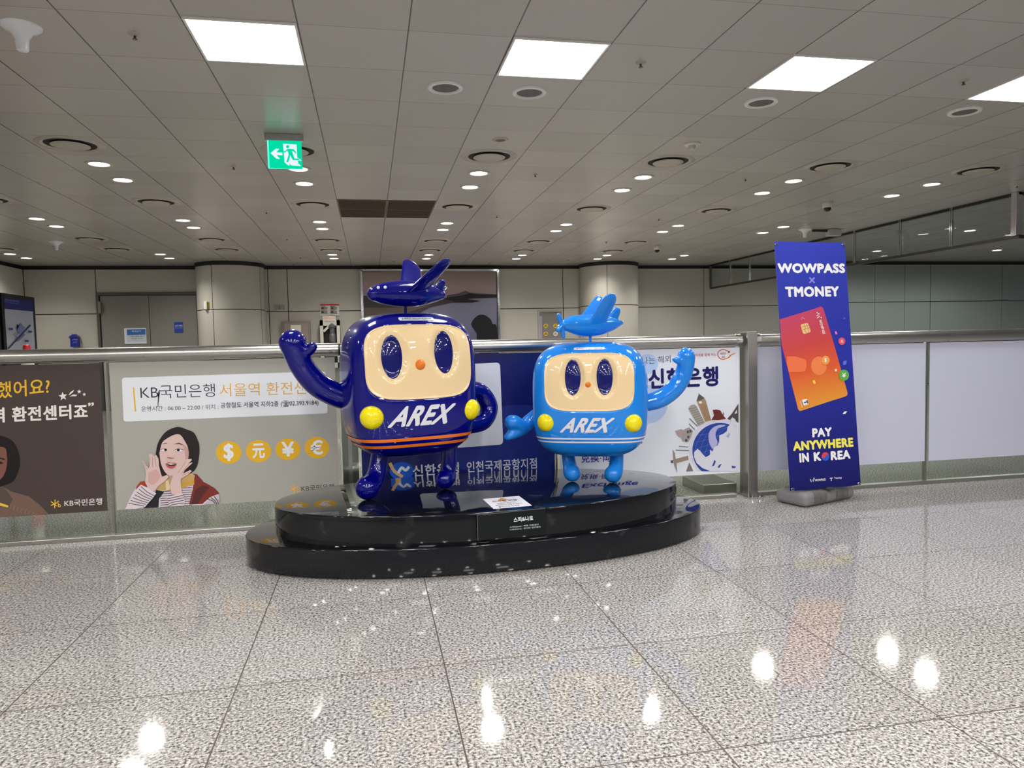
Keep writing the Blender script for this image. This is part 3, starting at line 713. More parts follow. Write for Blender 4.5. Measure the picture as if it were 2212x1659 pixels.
# brown bank poster
BR = mat((66, 56, 54), .38, 0, .35, gain=1.25, name='brown_print')
t, A = zfilm('bank_poster', 'dark brown bank poster with yellow handwriting and half a face at far left', 'poster', -2.90, -1.56, BR)
A.new('lettering').text('했어요?', (-6, 862), (108, 851), (-7, 826), (214, 168, 44), .012).text('역 환전센터죠', (-18, 914), (190, 904), (-19, 881), (212, 208, 204), .03)
A.text('”', (190, 878), (203, 877), (190, 870), (212, 208, 204), .03)
A.text('KB국민은행', (139, 1094.5), (220.5, 1090), (139, 1080), (206, 200, 196), .012).done()
def star(cx, cy, r, rot=0):
    return [(cx+(r if k % 2 == 0 else r*.42)*sin(radians(36*k+rot)), cy-(r if k % 2 == 0 else r*.42)*cos(radians(36*k+rot))) for k in range(10)]
A.new('stars').poly(star(136, 856, 10, -8), (212, 208, 204)).poly(star(171, 846, 5), (212, 208, 204)).poly(star(182, 852, 4.4), (212, 208, 204))
A.poly([(148, 854), (152, 847), (160, 842), (158, 847), (152, 852)], (212, 208, 204)).poly([(150, 857), (158, 852), (167, 853), (164, 856), (156, 856)], (212, 208, 204)).done()
def kb(A, x, y, s, c):
    A.new('emblem')
    A.line([(x-9*s, y-6*s), (x+3*s, y+4*s)], 1.8*s, c).line([(x-9*s, y+3*s), (x+1*s, y-1*s), (x+8*s, y-7*s)], 1.8*s, c).line([(x, y-10*s), (x-1*s, y+9*s)], 1.8*s, c)
    A.line([(x+7*s, y-3*s), (x+6.6*s, y+5*s), (x+10*s, y+6*s), (x+12.5*s, y+3.4*s), (x+10*s, y+1*s), (x+7*s, y+2*s)], 1.6*s, c).done()
kb(A, 119, 1089, 1, (222, 176, 46))
A.new('printed_person', label='half of a printed person with dark bob hair and patterned jacket')
A.poly([(-30, 1120), (-30, 1060), (5, 1050), (25, 1062), (62, 1072), (85, 1090), (105, 1110), (60, 1113), (0, 1117)], (104, 82, 72))
A.poly([(-30, 1060), (-30, 1040), (8, 1052), (28, 1078), (20, 1092), (0, 1086)], (78, 68, 62))
A.poly([(-10, 1083), (18, 1092), (17, 1096), (-10, 1090)], (206, 176, 70))
A.poly([(-30, 940), (5, 942), (30, 956), (42, 985), (42, 1010), (30, 1038), (16, 1046), (-4, 1052), (-30, 1052)], (24, 19, 20), smooth=4)
A.poly([(-30, 968), (8, 966), (15, 985), (14, 1010), (6, 1030), (-10, 1042), (-30, 1045)], (112, 74, 64), smooth=4)
A.poly([(-6, 987), (8, 990), (12, 993), (8, 993), (-6, 990)], (28, 20, 20)).poly([(-6, 1000), (2, 997), (8, 1001), (2, 1002), (-6, 1003)], (24, 18, 18))
for k in range(9):
    x, y = 30+k*8, 1082+k*3; A.line([(x-8, y+18), (x-5, y+6), (x, y+10), (x-2, y+18)], 1, (134, 108, 94), up=.1)
A.done()

# beige bank poster
t, A = zfilm('bank_poster', 'beige bank poster with calling woman and four yellow currency circles', 'poster', -1.51, -.215, mat((164, 163, 156), .36, 0, .35, gain=1.12, name='beige_print'))
A.new('white_box').rrect((263, 816), (703, 802), (708, 893), (267, 911), 7, (206, 209, 226)).poly([(287, 837), (290, 837), (294, 889), (291, 889)], (210, 164, 40)).done()
A.new('lettering', 3).text('KB국민은행', (304, 862), (465, 857), (302.5, 833), (48, 44, 56), -.006).text('서울역 환전센터', (475, 857), (690, 850), (474, 829), (206, 156, 52), -.006)
A.text('운영시간 : 06:00 – 22:00 / 위치 :', (305, 889), (472, 884), (304.5, 878), (66, 62, 72)).text('공항철도 서울역 지하2층 (☎02.393.9184)', (477, 884), (688, 877), (476.6, 869.5), (50, 46, 58), .008).done()
A.new('ink_scratch', 5).line([(345, 842), (341, 850), (345, 846), (343, 862), (341, 878), (338, 880)], 1.2, (50, 46, 56)).done()
for nm, cx, cy, rx, ry, ch in (('dollar_circle', 494, 977.5, 27.5, 24.5, '$'), ('yuan_circle', 558.5, 974.5, 27.5, 24, '元'), ('yen_circle', 622, 970.5, 27, 23.5, '¥'), ('euro_circle', 684.5, 967, 26.5, 23.5, '€')):
    A.new(nm, 1).oval(cx, cy, rx, ry, (206, 160, 34), n=40); w_, h_ = (11 if ch in '$' else 13.5), (19 if ch == '$' else 16)
    A.text(ch, (cx-w_+.5, cy+h_), (cx+w_+.5, cy+h_-1), (cx-w_-.7, cy-h_), (206, 208, 222), .03).done()
kb(A, 636, 1057, 1, (214, 160, 60))
A.new('lettering').text('KB국민은행', (651, 1062), (722, 1058), (650.5, 1049), (64, 60, 66), .004).done()
A.new('printed_person', label='printed woman with dark bob hair, striped top and red cardigan, hands beside mouth')
q = lambda pts: [(250+x/7.9, 900+y/7.9) for x, y in pts]
SK, SK2, HR, ST, DK = (196, 170, 166), (170, 138, 132), (34, 26, 28), (196, 188, 196), (84, 62, 70)
A.poly(q([(160, 1580), (240, 1400), (300, 1280), (380, 1170), (480, 1110), (900, 1130), (1300, 980), (1500, 1100), (1700, 1250), (1760, 1350), (1760, 1490), (1300, 1510), (700, 1550)]), ST)      # shirt
for k in range(11):
    y = 1150+k*38; A.line(q([(760, y+20), (1000, y), (1300, y-15)]), 1.5, DK, up=.05)
A.poly(q([(320, 1310), (360, 1180), (420, 1110), (500, 1095), (540, 1200), (420, 1330)]), (150, 62, 42))
A.poly(q([(1250, 1500), (1310, 1250), (1350, 1000), (1310, 975), (1380, 980), (1500, 1110), (1690, 1220), (1770, 1310), (1600, 1380), (1480, 1490)]), (112, 44, 38))
A.poly(q([(1290, 1500), (1350, 1250), (1480, 1170), (1600, 1200), (1500, 1330), (1400, 1490)]), (78, 36, 34))
A.poly(q([(470, 1565), (640, 1380), (690, 1250), (830, 1280), (740, 1400), (730, 1550)]), (30, 30, 38))
A.poly(q([(680, 1250), (650, 1230), (760, 1170), (860, 1060), (1000, 1050), (1250, 960), (1340, 1010), (1340, 1160), (1200, 1200), (1000, 1280), (850, 1260)]), (176, 146, 92))
A.poly(q([(1120, 1150), (1340, 1080), (1340, 1120), (1120, 1190)]), (190, 140, 40)).poly(q([(850, 1100), (900, 1080), (930, 1240), (860, 1260)]), (200, 186, 150))
A.poly(q([(680, 640), (720, 450), (830, 280), (960, 200), (1080, 175), (1200, 215), (1330, 270), (1400, 400), (1430, 520), (1420, 700), (1380, 860), (1290, 960), (1100, 1000), (860, 1010), (780, 1000), (700, 860)]), HR, smooth=3)
A.poly(q([(745, 620), (790, 450), (880, 370), (1000, 310), (1100, 310), (1180, 420), (1235, 540), (1240, 700), (1180, 860), (1080, 970), (980, 1010), (900, 1000), (830, 930), (770, 800)]), SK, smooth=3)
A.poly(q([(900, 1000), (1000, 1010), (1060, 960), (1040, 1080), (930, 1090)]), SK2)
A.poly(q([(1150, 480), (1235, 540), (1240, 700), (1160, 880), (1190, 700)]), (178, 140, 138), smooth=2)
A.poly(q([(790, 470), (850, 445), (890, 460), (850, 462)]), (70, 50, 50)).poly(q([(990, 470), (1080, 445), (1180, 495), (1080, 468)]), (66, 46, 46))
A.poly(q([(765, 570), (820, 545), (880, 570), (850, 590), (800, 588)]), (222, 214, 216)).oval(250+850/7.9, 900+568/7.9, 3.0, 2.6, (30, 20, 24)).line(q([(765, 568), (820, 545), (880, 560)]), .9, (50, 34, 38))
A.poly(q([(1005, 575), (1070, 548), (1150, 575), (1100, 595), (1040, 592)]), (222, 214, 216)).oval(250+1068/7.9, 900+572/7.9, 3.2, 2.7, (30, 20, 24)).line(q([(1005, 572), (1070, 546), (1155, 568)]), 1, (50, 34, 38))
A.poly(q([(870, 700), (900, 690), (960, 700), (1000, 705), (960, 722), (900, 716)]), (150, 104, 104), smooth=2)
A.poly(q([(845, 805), (900, 780), (950, 790), (1000, 785), (1040, 808), (1010, 860), (940, 888), (880, 860)]), (164, 80, 86), smooth=2)
A.poly(q([(860, 805), (940, 812), (1035, 812), (1000, 838), (920, 842)]), (48, 22, 26)).poly(q([(865, 804), (940, 800), (1030, 808), (940, 822)]), (224, 216, 220))
hand1 = [(560, 1230), (500, 1120), (520, 980), (512, 905), (470, 800), (445, 745), (475, 760), (560, 885), (575, 860), (565, 700), (570, 640), (600, 640), (625, 640), (660, 680), (690, 650), (730, 720), (740, 840), (760, 930), (790, 1030), (880, 990), (905, 1030), (820, 1120), (740, 1170), (660, 1270), (600, 1270)]
A.poly(q(hand1), SK)
for a_, b_ in (((575, 860), (580, 690)), ((628, 860), (630, 680)), ((690, 850), (668, 690)), ((540, 900), (470, 770))): A.line(q([a_, b_]), .8, (146, 112, 110), up=.1)
A.poly(q([(560, 960), (700, 900), (760, 1040), (640, 1160), (560, 1120)]), (186, 150, 146), smooth=2)
hand2 = [(960, 1330), (920, 1180), (960, 1060), (1000, 950), (1060, 850), (1130, 760), (1200, 730), (1290, 720), (1300, 740), (1240, 800), (1310, 780), (1300, 800), (1180, 910), (1150, 970), (1270, 910), (1300, 930), (1230, 990), (1110, 1060), (1110, 1130), (1130, 1300), (1050, 1330)]
A.poly(q(hand2), SK)
for a_, b_ in (((1060, 960), (1200, 760)), ((1110, 980), (1250, 800)), ((1120, 1010), (1250, 945))): A.line(q([a_, b_]), .8, (150, 118, 116), up=.1)
sl1 = [(160, 1580), (240, 1400), (300, 1290), (430, 1160), (560, 1220), (690, 1310), (640, 1380), (500, 1540), (340, 1575)]
A.poly(q(sl1), ST)
for k in range(7):
    f_ = k/6.5; A.line(q([(430-f_*230, 1190+f_*310), (540-f_*200, 1290+f_*230), (660-f_*190, 1350+f_*190)]), 1.7, (96, 78, 82), up=.05)
A.poly(q([(870, 1370), (1140, 1300), (1180, 1440), (1160, 1520), (920, 1535)]), ST)
for k in range(4): A.line(q([(880+k*12, 1400+k*40), (1010, 1375+k*40), (1160, 1340+k*44)]), 1.6, (92, 60, 74), up=.05)
A.poly(q([(1500, 1490), (1640, 1400), (1740, 1330), (1770, 1380), (1760, 1490)]), (176, 168, 178))
for k in range(3): A.line(q([(1560+k*60, 1400-k*20), (1660+k*40, 1440), (1700+k*25, 1490)]), 1.6, (40, 34, 48), up=.05)
A.done()

# blue bank poster
NAVY = mat((14, 22, 92), .3, 0, .4, gain=1.2, name='navy_print')
t, A = zfilm('bank_poster', 'navy blue bank poster with white rounded panel behind the two figures', 'poster', -.07, 1.19, NAVY)
A.new('white_box', 2.4).rrect((900, 792), (1080, 783), (1087, 960), (900, 974), 9, (204, 206, 222)).done()
A.new('printed_arcs', .4).poly([(1195, 900), (1175, 884), (1140, 875), (1095, 876), (1050, 890), (1010, 915), (980, 950), (965, 990), (1000, 1015), (1190, 1012)], (20, 36, 112), smooth=2)
A.done()
A.new('emblem', 4).oval(868, 1018, 26, 20, (30, 84, 190)).line([(842, 1000), (852, 1018), (870, 1030)], 7, (196, 160, 110), smooth=3).line([(860, 1022), (868, 1010), (876, 1016), (884, 1008)], 6, (206, 226, 240), smooth=3).done()
A.new('lettering', 4).text('신한은행', (892, 1030), (992, 1023), (891, 1005), (196, 198, 208), .02).text('인천국제공항지점', (1009, 1021), (1160, 1012), (1008, 997), (190, 192, 204), .015).done()

# white bank poster with the globe
t, A = zfilm('bank_poster', 'white bank poster with globe ringed by landmarks beside the steel post', 'poster', 1.225, 2.535, mat((204, 208, 222), .32, 0, .4, gain=1.3, name='white_print'))
q = lambda pts: [(1380+x/5.53, 740+y/5.53) for x, y in pts]
A.new('pale_circles').oval(1399, 786, 23, 21, (160, 182, 226)).oval(1398, 873, 44, 42, (162, 182, 224)).done()
A.new('lettering', 3).text('만나는 해외', (1372, 789), (1449, 783), (1371, 773), (70, 70, 92)).text('신한은행', (1401, 841), (1552, 834), (1400, 797), (16, 18, 84), .035)
A.text('미래를 함께 하는', (1502, 770.5), (1547, 769), (1502, 764), (176, 66, 78), .006).text('Exchange', (1264, 970), (1388, 966), (1263, 940), (28, 44, 150), .03)
A.text('兑换·両替', (1256, 1000), (1340, 996), (1255, 982), (22, 26, 130), .012)
A.text('따뜻한', (1556, 767), (1568, 766), (1556, 762), (150, 40, 50), .01).text('금융', (1559, 773), (1566, 772.5), (1559, 769), (150, 40, 50), .01).done()
A.new('emblem', 2).line(q([(1060, 100), (1010, 82), (960, 100), (942, 140), (960, 180), (1000, 200), (1060, 185), (1100, 150), (1150, 128)]), 1.7, (190, 60, 50), smooth=4).line(q([(1020, 205), (1080, 180), (1110, 150), (1155, 128)]), 1, (224, 160, 60), smooth=4)
A.poly(q([(1062, 98), (1095, 105), (1085, 112), (1092, 128), (1078, 118), (1066, 130)]), (170, 40, 44)).done()
gcx, gcy = 1380+960/5.53, 740+1280/5.53
def arcclip(cx, cy, r, x1, y1, n=72):
    out = []
    for k in range(n):
        a_ = 2*pi*k/n; out.append((min(cx+r*cos(a_), x1), min(cy+r*1.0*sin(a_), y1)))
    return out
XR, YB = 1594, 1018
A.new('printed_globe').poly(arcclip(gcx, gcy, 66, XR, YB), (190, 190, 202)).poly(arcclip(gcx+2, gcy+2, 60, XR, YB), (32, 60, 140))
for k in range(5):
    A.line([(gcx-56+k*12, gcy+18-k*2), (gcx-48+k*14, gcy-16-k*4), (gcx-30+k*16, gcy-44-k*2)], .5, (92, 116, 180), up=.05, smooth=3)
    A.line([(gcx-50, gcy-10+k*14-20), (gcx-20, gcy-16+k*12-20), (gcx+20, gcy-30+k*12-20)], .5, (92, 116, 180), up=.05, smooth=3)
A.poly(q([(1040, 985), (960, 985), (880, 1020), (835, 1090), (840, 1190), (880, 1270), (920, 1250), (940, 1190), (915, 1110), (940, 1030), (1010, 1005)]), (160, 158, 196), smooth=3)
A.poly(q([(1190, 980), (1140, 1000), (1090, 975), (1060, 1010), (1050, 1060), (1010, 1090), (960, 1110), (960, 1180), (940, 1230), (900, 1250), (880, 1300), (850, 1280), (850, 1340), (800, 1370), (760, 1330), (730, 1290), (700, 1270), (660, 1310), (660, 1370), (690, 1440), (760, 1500), (850, 1535), (1190, 1535)]), (192, 193, 204))
A.poly(q([(900, 1400), (920, 1420), (900, 1470), (870, 1480), (890, 1440)]), (40, 62, 140)).poly(q([(960, 1460), (990, 1450), (960, 1500), (940, 1490)]), (44, 64, 140)).poly(q([(1110, 1470), (1160, 1480), (1150, 1500), (1110, 1500)]), (40, 66, 150)).poly(q([(1080, 1080), (1090, 1100), (1070, 1140), (1040, 1120)]), (150, 152, 190))
A.done()
A.new('printed_landmarks')
TN, GR_, DG = (150, 126, 98), (134, 130, 124), (70, 66, 66)
A.poly(q([(690, 700), (700, 655), (716, 620), (708, 600), (730, 620), (780, 660), (800, 690), (865, 930), (790, 950)]), TN).poly(q([(690, 700), (700, 655), (716, 620), (708, 600), (730, 620), (785, 662), (740, 690)]), (84, 78, 74)).oval(1380+735/5.53, 740+715/5.53, 3.6, 2.6, (210, 206, 196))
for k in range(4): A.line(q([(745+k*22, 740), (800+k*18, 930)]), .6, (110, 90, 68), up=.05)
A.poly(q([(590, 790), (615, 750), (665, 738), (690, 760), (700, 780), (790, 960), (710, 1000)]), (146, 142, 134))
for k in range(8): A.line(q([(598+k*15, 790+k*27), (640+k*13, 790+k*24), (692+k*13, 770+k*25)]), .9, (92, 88, 82), up=.05)
A.poly(q([(865, 925), (900, 870), (882, 805), (930, 800), (975, 810), (1000, 860), (1012, 820), (1014, 880), (1045, 910), (960, 925)]), (96, 40, 34))
A.poly(q([(1055, 910), (1110, 850), (1190, 730), (1190, 960), (1150, 930), (1120, 890), (1090, 925)]), DG).poly(q([(1140, 850), (1170, 800), (1175, 845)]), (196, 198, 210)).poly(q([(1090, 925), (1120, 895), (1150, 915), (1160, 950)]), (196, 196, 204))
A.poly(q([(430, 1055), (470, 1045), (500, 1035), (540, 1050), (550, 1090), (510, 1130), (470, 1120), (450, 1085)]), (156, 140, 136), smooth=2).poly(q([(540, 1040), (600, 1010), (650, 1060), (620, 1140), (590, 1190), (520, 1180), (510, 1130)]), (146, 140, 140))
for x, y in ((570, 1060), (600, 1050), (575, 1120), (550, 1160)): A.poly(q([(x, y), (x+22, y-14), (x+32, y+14), (x+10, y+30)]), (72, 66, 70), up=.1)
for (x, y), (x2, y2) in (((605, 905), (700, 1000)), ((600, 970), (670, 1040)), ((480, 1240), (590, 1248)), ((440, 1285), (600, 1290))): A.line(q([(x, y), (x2, y2)]), 2, (110, 106, 108), up=.1)
A.poly(q([(405, 1275), (430, 1320), (440, 1390), (590, 1350), (595, 1400), (450, 1440), (460, 1560), (430, 1480), (415, 1400)]), (136, 118, 108)).poly(q([(380, 1410), (410, 1405), (410, 1440), (385, 1438)]), (70, 62, 60)).poly(q([(565, 1540), (605, 1430), (650, 1535)]), (110, 104, 100))
A.done()

# ------------------------------------------------------------------ podium
PC = Vector((.615, 3.995)); PYAW = radians(1.5)
def slab(a, b, z0, z1, bev, n=2.12, seg=128):
    bm = bmesh.new(); sg = lambda v: (1 if v >= 0 else -1)*abs(v)**(2/n)
    prof = [(0, z0), (.0, z1-bev)] + [(bev*(1-cos(radians(x))), z1-bev+bev*sin(radians(x))) for x in (30, 60, 90)]
    rings = []
    for off, z in prof:
        rings.append([bm.verts.new((PC.x+((a-off)*sg(cos(t)))*cos(PYAW)-((b-off)*sg(sin(t)))*sin(PYAW), PC.y+((a-off)*sg(cos(t)))*sin(PYAW)+((b-off)*sg(sin(t)))*cos(PYAW), z)) for t in [2*pi*k/seg for k in range(seg)]])
    for r0, r1 in zip(rings, rings[1:]):
        for k in range(seg): bm.faces.new([r0[k], r0[(k+1) % seg], r1[(k+1) % seg], r1[k]])
    bm.faces.new(rings[-1]); bm.faces.new(rings[0][::-1]); return bm
pod = thing('display_podium', 'two-tier oval black lacquered podium carrying the two blue figures', 'podium', (PC.x, PC.y, 0))
obj('lower_tier', slab(1.285, .60, 0.012, .148, .006), M_LACQ, pod, 40)
obj('upper_tier', slab(1.135, .555, .148, .295, .006), M_LACQ, pod, 40)
obj('recessed_foot', slab(1.24, .56, 0, .014, .001), M_BLACK, pod, 40)
TP = .295
# plaque
pl = Plane((.61, 3.422, .2), (sin(radians(4)), -cos(radians(4)), 0))
t = thing('name_plaque', 'black plaque with white lettering fixed to the front of the podium', 'plaque', (.61, 3.425, .15))
c = [pl.hit(*p) for p in ((1030, 1112), (1178, 1097), (1180, 1152), (1032, 1168))]
bm = bmesh.new(); back = [p-pl.n*.006 for p in c]; add(bm, c+back, [[3, 2, 1, 0], [4, 5, 6, 7], [0, 1, 5, 4], [1, 2, 6, 5], [2, 3, 7, 6], [3, 0, 4, 7]])
bmesh.ops.recalc_face_normals(bm, faces=bm.faces); obj('plate', bm, mat((8, 14, 16), .3, 0, .3), t)
A = Art(pl, t, .0006)
A.new('lettering').text('스피&나로', (1110, 1128.5), (1152, 1124), (1109, 1118), (205, 212, 212), .02).text('스피(Spee) : 빠른 직통열차', (1101, 1141), (1164, 1135), (1101, 1137), (180, 190, 190), .006).text('나로(Naro) : 편리한 일반열차', (1101, 1146.5), (1168, 1140), (1101, 1142.5), (180, 190, 190), .006).done()
A.new('border').line([(1030.5, 1113), (1178, 1098)], .5, (130, 134, 134)).line([(1030.5, 1113), (1032.5, 1167)], .5, (130, 134, 134)).done()
# warning sheet on the podium
t = thing('warning_sheet', 'white paper warning sheet lying flat on the podium top near its edge', 'paper', (.67, 3.64, TP))
pz = Plane((0, 0, TP+.001), (0, 0, 1), u=(1, 0, 0), v=(0, 1, 0))
A = Art(pz, t, .0003)
bm = bmesh.new(); c = [pz.hit(*p) for p in ((1043, 1078), (1121, 1071), (1149, 1092), (1066, 1099))]; add(bm, c+[p-Vector((0, 0, .001)) for p in c], [[0, 1, 2, 3][::-1], [4, 5, 6, 7], [0, 1, 5, 4], [1, 2, 6, 5], [2, 3, 7, 6], [3, 0, 4, 7]])
bmesh.ops.recalc_face_normals(bm, faces=bm.faces); obj('sheet', bm, PR((208, 208, 220)), t)
A.new('lettering').poly([(1074, 1082), (1082, 1075.5), (1102, 1079.5)], (186, 130, 44)).text('미끄럼 위험', (1066, 1085.5), (1118, 1081), (1063, 1082), (80, 74, 84), .02).text('오르지 마시오', (1074, 1089), (1114, 1085.6), (1072, 1086.6), (110, 106, 116), .01)
A.text('넘어지거나 다칠 수 있으니', (1072, 1093), (1128, 1088), (1070, 1090.4), (96, 92, 104), .005).text('올라가지 마세요', (1078, 1096.6), (1124, 1092.6), (1076, 1094), (96, 92, 104), .005).done()

# ------------------------------------------------------------------ the two train figures
def figure(tag_, C0, yaw, a, b, cz, zc, n, paint, cfg):
    name, label = tag_
    root = thing(name, label, 'statue', (C0[0], C0[1], TP), yaw)
    Mx = Matrix.Translation((C0[0], C0[1], zc)) @ Matrix.Rotation(yaw, 4, 'Z')
    Wf = lambda x, y, z: Mx @ Vector((x, y, z))
    px0, px1, pz0, pz1 = cfg['panel']
    pcx, pcz, pa_, pb_ = (px0+px1)/2, (pz0+pz1)/2, (px1-px0)/2, (pz1-pz0)/2
    def sd(x, z):      # <1 inside the front panel (soft-cornered box)
        return (abs((x-pcx)/pa_)**4.2 + abs((z-pcz)/pb_)**4.2)**(1/4.2)
    def ss(v): v = max(0, min(1, v)); return v*v*(3-2*v)
    def dent(x, z):
        d = .010*ss((1.0-sd(x, z))/.07)
        for ex, ez, ew, eh in cfg['windows']:
            r = math.hypot((x-ex)/(ew*1.75), (z-ez)/(eh*1.28)); d += .022*ss((1-r)/.5)
        return d
    def front(x, z, lift=0):
        v = 1-abs(x/a)**n-abs(z/cz)**n
        y = -b*max(v, 0)**(1/n)
        return Wf(x, y+dent(x, z)-lift, z)
    # body
    bm = bmesh.new(); sg = lambda v: (1 if v >= 0 else -1)*abs(v)**(2/n)
    NS, NR = 200, 130; rows_ = []
    for i in range(NR+1):
        # even spacing over the flat faces
        rr, z = se(-pi/2+pi*i/NR, n); z *= cz; row = []
        for k in range(NS):
            x, y = se(2*pi*k/NS, n); x *= a*rr; y *= b*rr
            if y < 0: y += dent(x, z)*ss(-y/b*3-1)
            row.append(bm.verts.new(Wf(x, y, z)))
        rows_.append(row)
    for r0, r1 in zip(rows_, rows_[1:]):
        for k in range(NS): bm.faces.new([r0[k], r0[(k+1) % NS], r1[(k+1) % NS], r1[k]])
    bmesh.ops.remove_doubles(bm, verts=bm.verts, dist=1e-5); bmesh.ops.recalc_face_normals(bm, faces=bm.faces)
    body = obj('body', bm, paint, root, 180)
    # cream front panel following the surface
    bm = bmesh.new(); NR2, NS2 = 64, 160; ring = []
    for i in range(NR2+1):
        r = i/NR2; row = []
        for k in range(NS2):
            th = 2*pi*k/NS2; ct, st = cos(th), sin(th); s_ = (abs(ct)**4.2+abs(st)**4.2)**(-1/4.2)
            lift = .0045 if i < NR2 else -.005
            row.append(bm.verts.new(front(pcx+pa_*.985*r*s_*ct, pcz+pb_*.985*r*s_*st, lift)))
        ring.append(row)
    for r0, r1 in zip(ring, ring[1:]):
        for k in range(NS2): bm.faces.new([r0[k], r0[(k+1) % NS2], r1[(k+1) % NS2], r1[k]])
    bmesh.ops.remove_doubles(bm, verts=bm.verts, dist=1e-6); bmesh.ops.recalc_face_normals(bm, faces=bm.faces)
    for f in bm.faces: f.smooth = True
    o = obj('front_panel', bm, CREAM, root, 180)
    def patch(fn, m, name, lift=.005, R=14, K=48, dome=0):
        bm = bmesh.new(); ring = []
        for i in range(R+1):
            r = i/R; row = []
            for k in range(K):
                x, z = fn(r, 2*pi*k/K); row.append(bm.verts.new(front(x, z, lift+dome*math.sqrt(max(0, 1-r*r)))))
            ring.append(row)
        for r0, r1 in zip(ring, ring[1:]):
            for k in range(K): bm.faces.new([r0[k], r0[(k+1) % K], r1[(k+1) % K], r1[k]])
        bmesh.ops.remove_doubles(bm, verts=bm.verts, dist=1e-6); bmesh.ops.recalc_face_normals(bm, faces=bm.faces)
        return obj(name, bm, m, root, 180)
    for ex, ez, ew, eh in cfg['windows']:
        patch(lambda r, t_: (ex+ew*r*cos(t_), ez+eh*r*sin(t_)), cfg['winmat'], 'oval_window', .006, dome=.008)
    kx, kz, kr = cfg['knob']; c_ = front(kx, kz, -.004)
    bm = bmesh.new(); ellipsoid(bm, c_, (kr, kr, kr)); obj('round_knob', bm, ORANGE, root, 180)
    for lx, lz, lr in cfg['lamps']:
        p0 = front(lx, lz, 0); e_ = .01
        nrm = (front(lx+e_, lz)-front(lx-e_, lz)).cross(front(lx, lz+e_)-front(lx, lz-e_)).normalized()
        if nrm.dot(p0-Mx.translation) < 0: nrm = -nrm
        rot = Vector((0, -1, 0)).rotation_difference(nrm).to_matrix()
        bm = bmesh.new(); ellipsoid(bm, p0-nrm*.012, (lr, lr*.85, lr), rot, 32, 24); obj('headlamp', bm, YELLOW, root, 180)
    # stripes round the body
    for z0, z1 in cfg['stripes']:
        bm = bmesh.new(); K = 160; prev = None; rings = []
        for zz in (z0, (z0+z1)/2, z1):
            v = (1-abs(zz/cz)**n)**(1/n); row = []
            for k in range(K):
                x, y = se(2*pi*k/K, n); x *= a*v; y *= b*v; s_ = 1+.0035/math.hypot(x, y)
                row.append(bm.verts.new(Wf(x*s_, y*s_, zz)))
            rings.append(row)
        for r0, r1 in zip(rings, rings[1:]):
            for k in range(K): bm.faces.new([r0[k], r0[(k+1) % K], r1[(k+1) % K], r1[k]])
        bmesh.ops.recalc_face_normals(bm, faces=bm.faces); obj('stripe', bm, cfg['stripemat'], root, 180)
    def lettering(s, x0, x1, z0, z1, sh, m, bold, lift=.005, nm='lettering', rise=0, par=None):
        V, F = glyphs(s, bold); bm = bmesh.new()
        add(bm, [(u, q, v) for u, v, q in V], F); refine(bm, .12 if len(s) < 6 else .05)
        for v in bm.verts:
            u, q, w = v.co; v.co = front(x0+(x1-x0)*u*(1-sh)+(x1-x0)*sh*w, z0+(z1-z0)*w+rise*u, lift+q*2)
        return obj(nm, bm, m, root)
    x0, x1, z0, z1 = cfg['text']; lettering('AREX', x0, x1, z0, z1, .16, INKW, .038)
    x0, x1, z0, z1 = cfg['label']
    hw, hh = (x1-x0)/2, (z1-z0)/2; mx, mz = (x0+x1)/2, (z0+z1)/2
    def pill(r, t_):
        ct, st = cos(t_), sin(t_); return mx+(hw-hh)*r*(1 if ct > .01 else -1 if ct < -.01 else 0)+hh*r*ct, mz+hh*r*st
    patch(pill, mat((206, 212, 226), .2), 'label_plate', .003, 4, 48)
    lettering('◢ AREX Airport Railroad', x0+.015, x1-.015, mz-.005, mz+.006, 0, mat((30, 40, 90), .3), .01, .006, 'label_lettering')
    return root, Mx, front
def car_paint(c, name):
    m, nt, b_, N, Lk = nodes(name)
    b_.inputs['Base Color'].default_value = (*c, 1); b_.inputs['Roughness'].default_value = .3; b_.inputs['Specular IOR Level'].default_value = .06
    b_.inputs['Coat Weight'].default_value = .9; b_.inputs['Coat Roughness'].default_value = .02
    n_ = N('ShaderNodeTexNoise'); n_.inputs['Scale'].default_value = 9; tc = N('ShaderNodeTexCoord'); Lk(tc.outputs['Object'], n_.inputs[0])
    bp = N('ShaderNodeBump'); bp.inputs['Strength'].default_value = .05; bp.inputs['Distance'].default_value = .02; Lk(n_.outputs[0], bp.inputs['Height'])
    Lk(bp.outputs[0], b_.inputs['Normal']); Lk(bp.outputs[0], b_.inputs['Coat Normal'])
    return m
NAVYP = car_paint((.0005, .0012, .18), 'navy_gloss_paint'); SKYP = car_paint((.012, .235, .80), 'sky_gloss_paint')
CREAM = car_paint((.86, .66, .38), 'cream_gloss_paint'); ORANGE = car_paint((.80, .20, .02), 'orange_gloss_paint'); YELLOW = car_paint((.88, .74, .005), 'yellow_gloss_paint')
INKW = mat((222, 224, 234), .25); ORS = mat((235, 120, 30), .25); WHS = mat((226, 228, 238), .25)
WIN = car_paint((.006, .008, .13), 'window_gloss')
rootA, MA, frontA = figure(('navy_train_statue', 'large navy blue glossy train-car figure with raised arm, orange stripes and yellow lamps'), (.205, 4.0), radians(16.5), .355, .25, .388, .905, 3.6, NAVYP, dict(
    panel=(-.306, .292, -.072, .325), windows=[(-.162, .155, .054, .112), (.124, .172, .054, .112)], winmat=WIN, knob=(-.018, .110, .029), lamps=[(-.278, -.152, .062), (.286, -.145, .058)],
    stripes=[(-.285, -.268), (-.320, -.304)], stripemat=ORS, text=(-.205, .180, -.206, -.100), label=(-.108, .087, .341, .359)))
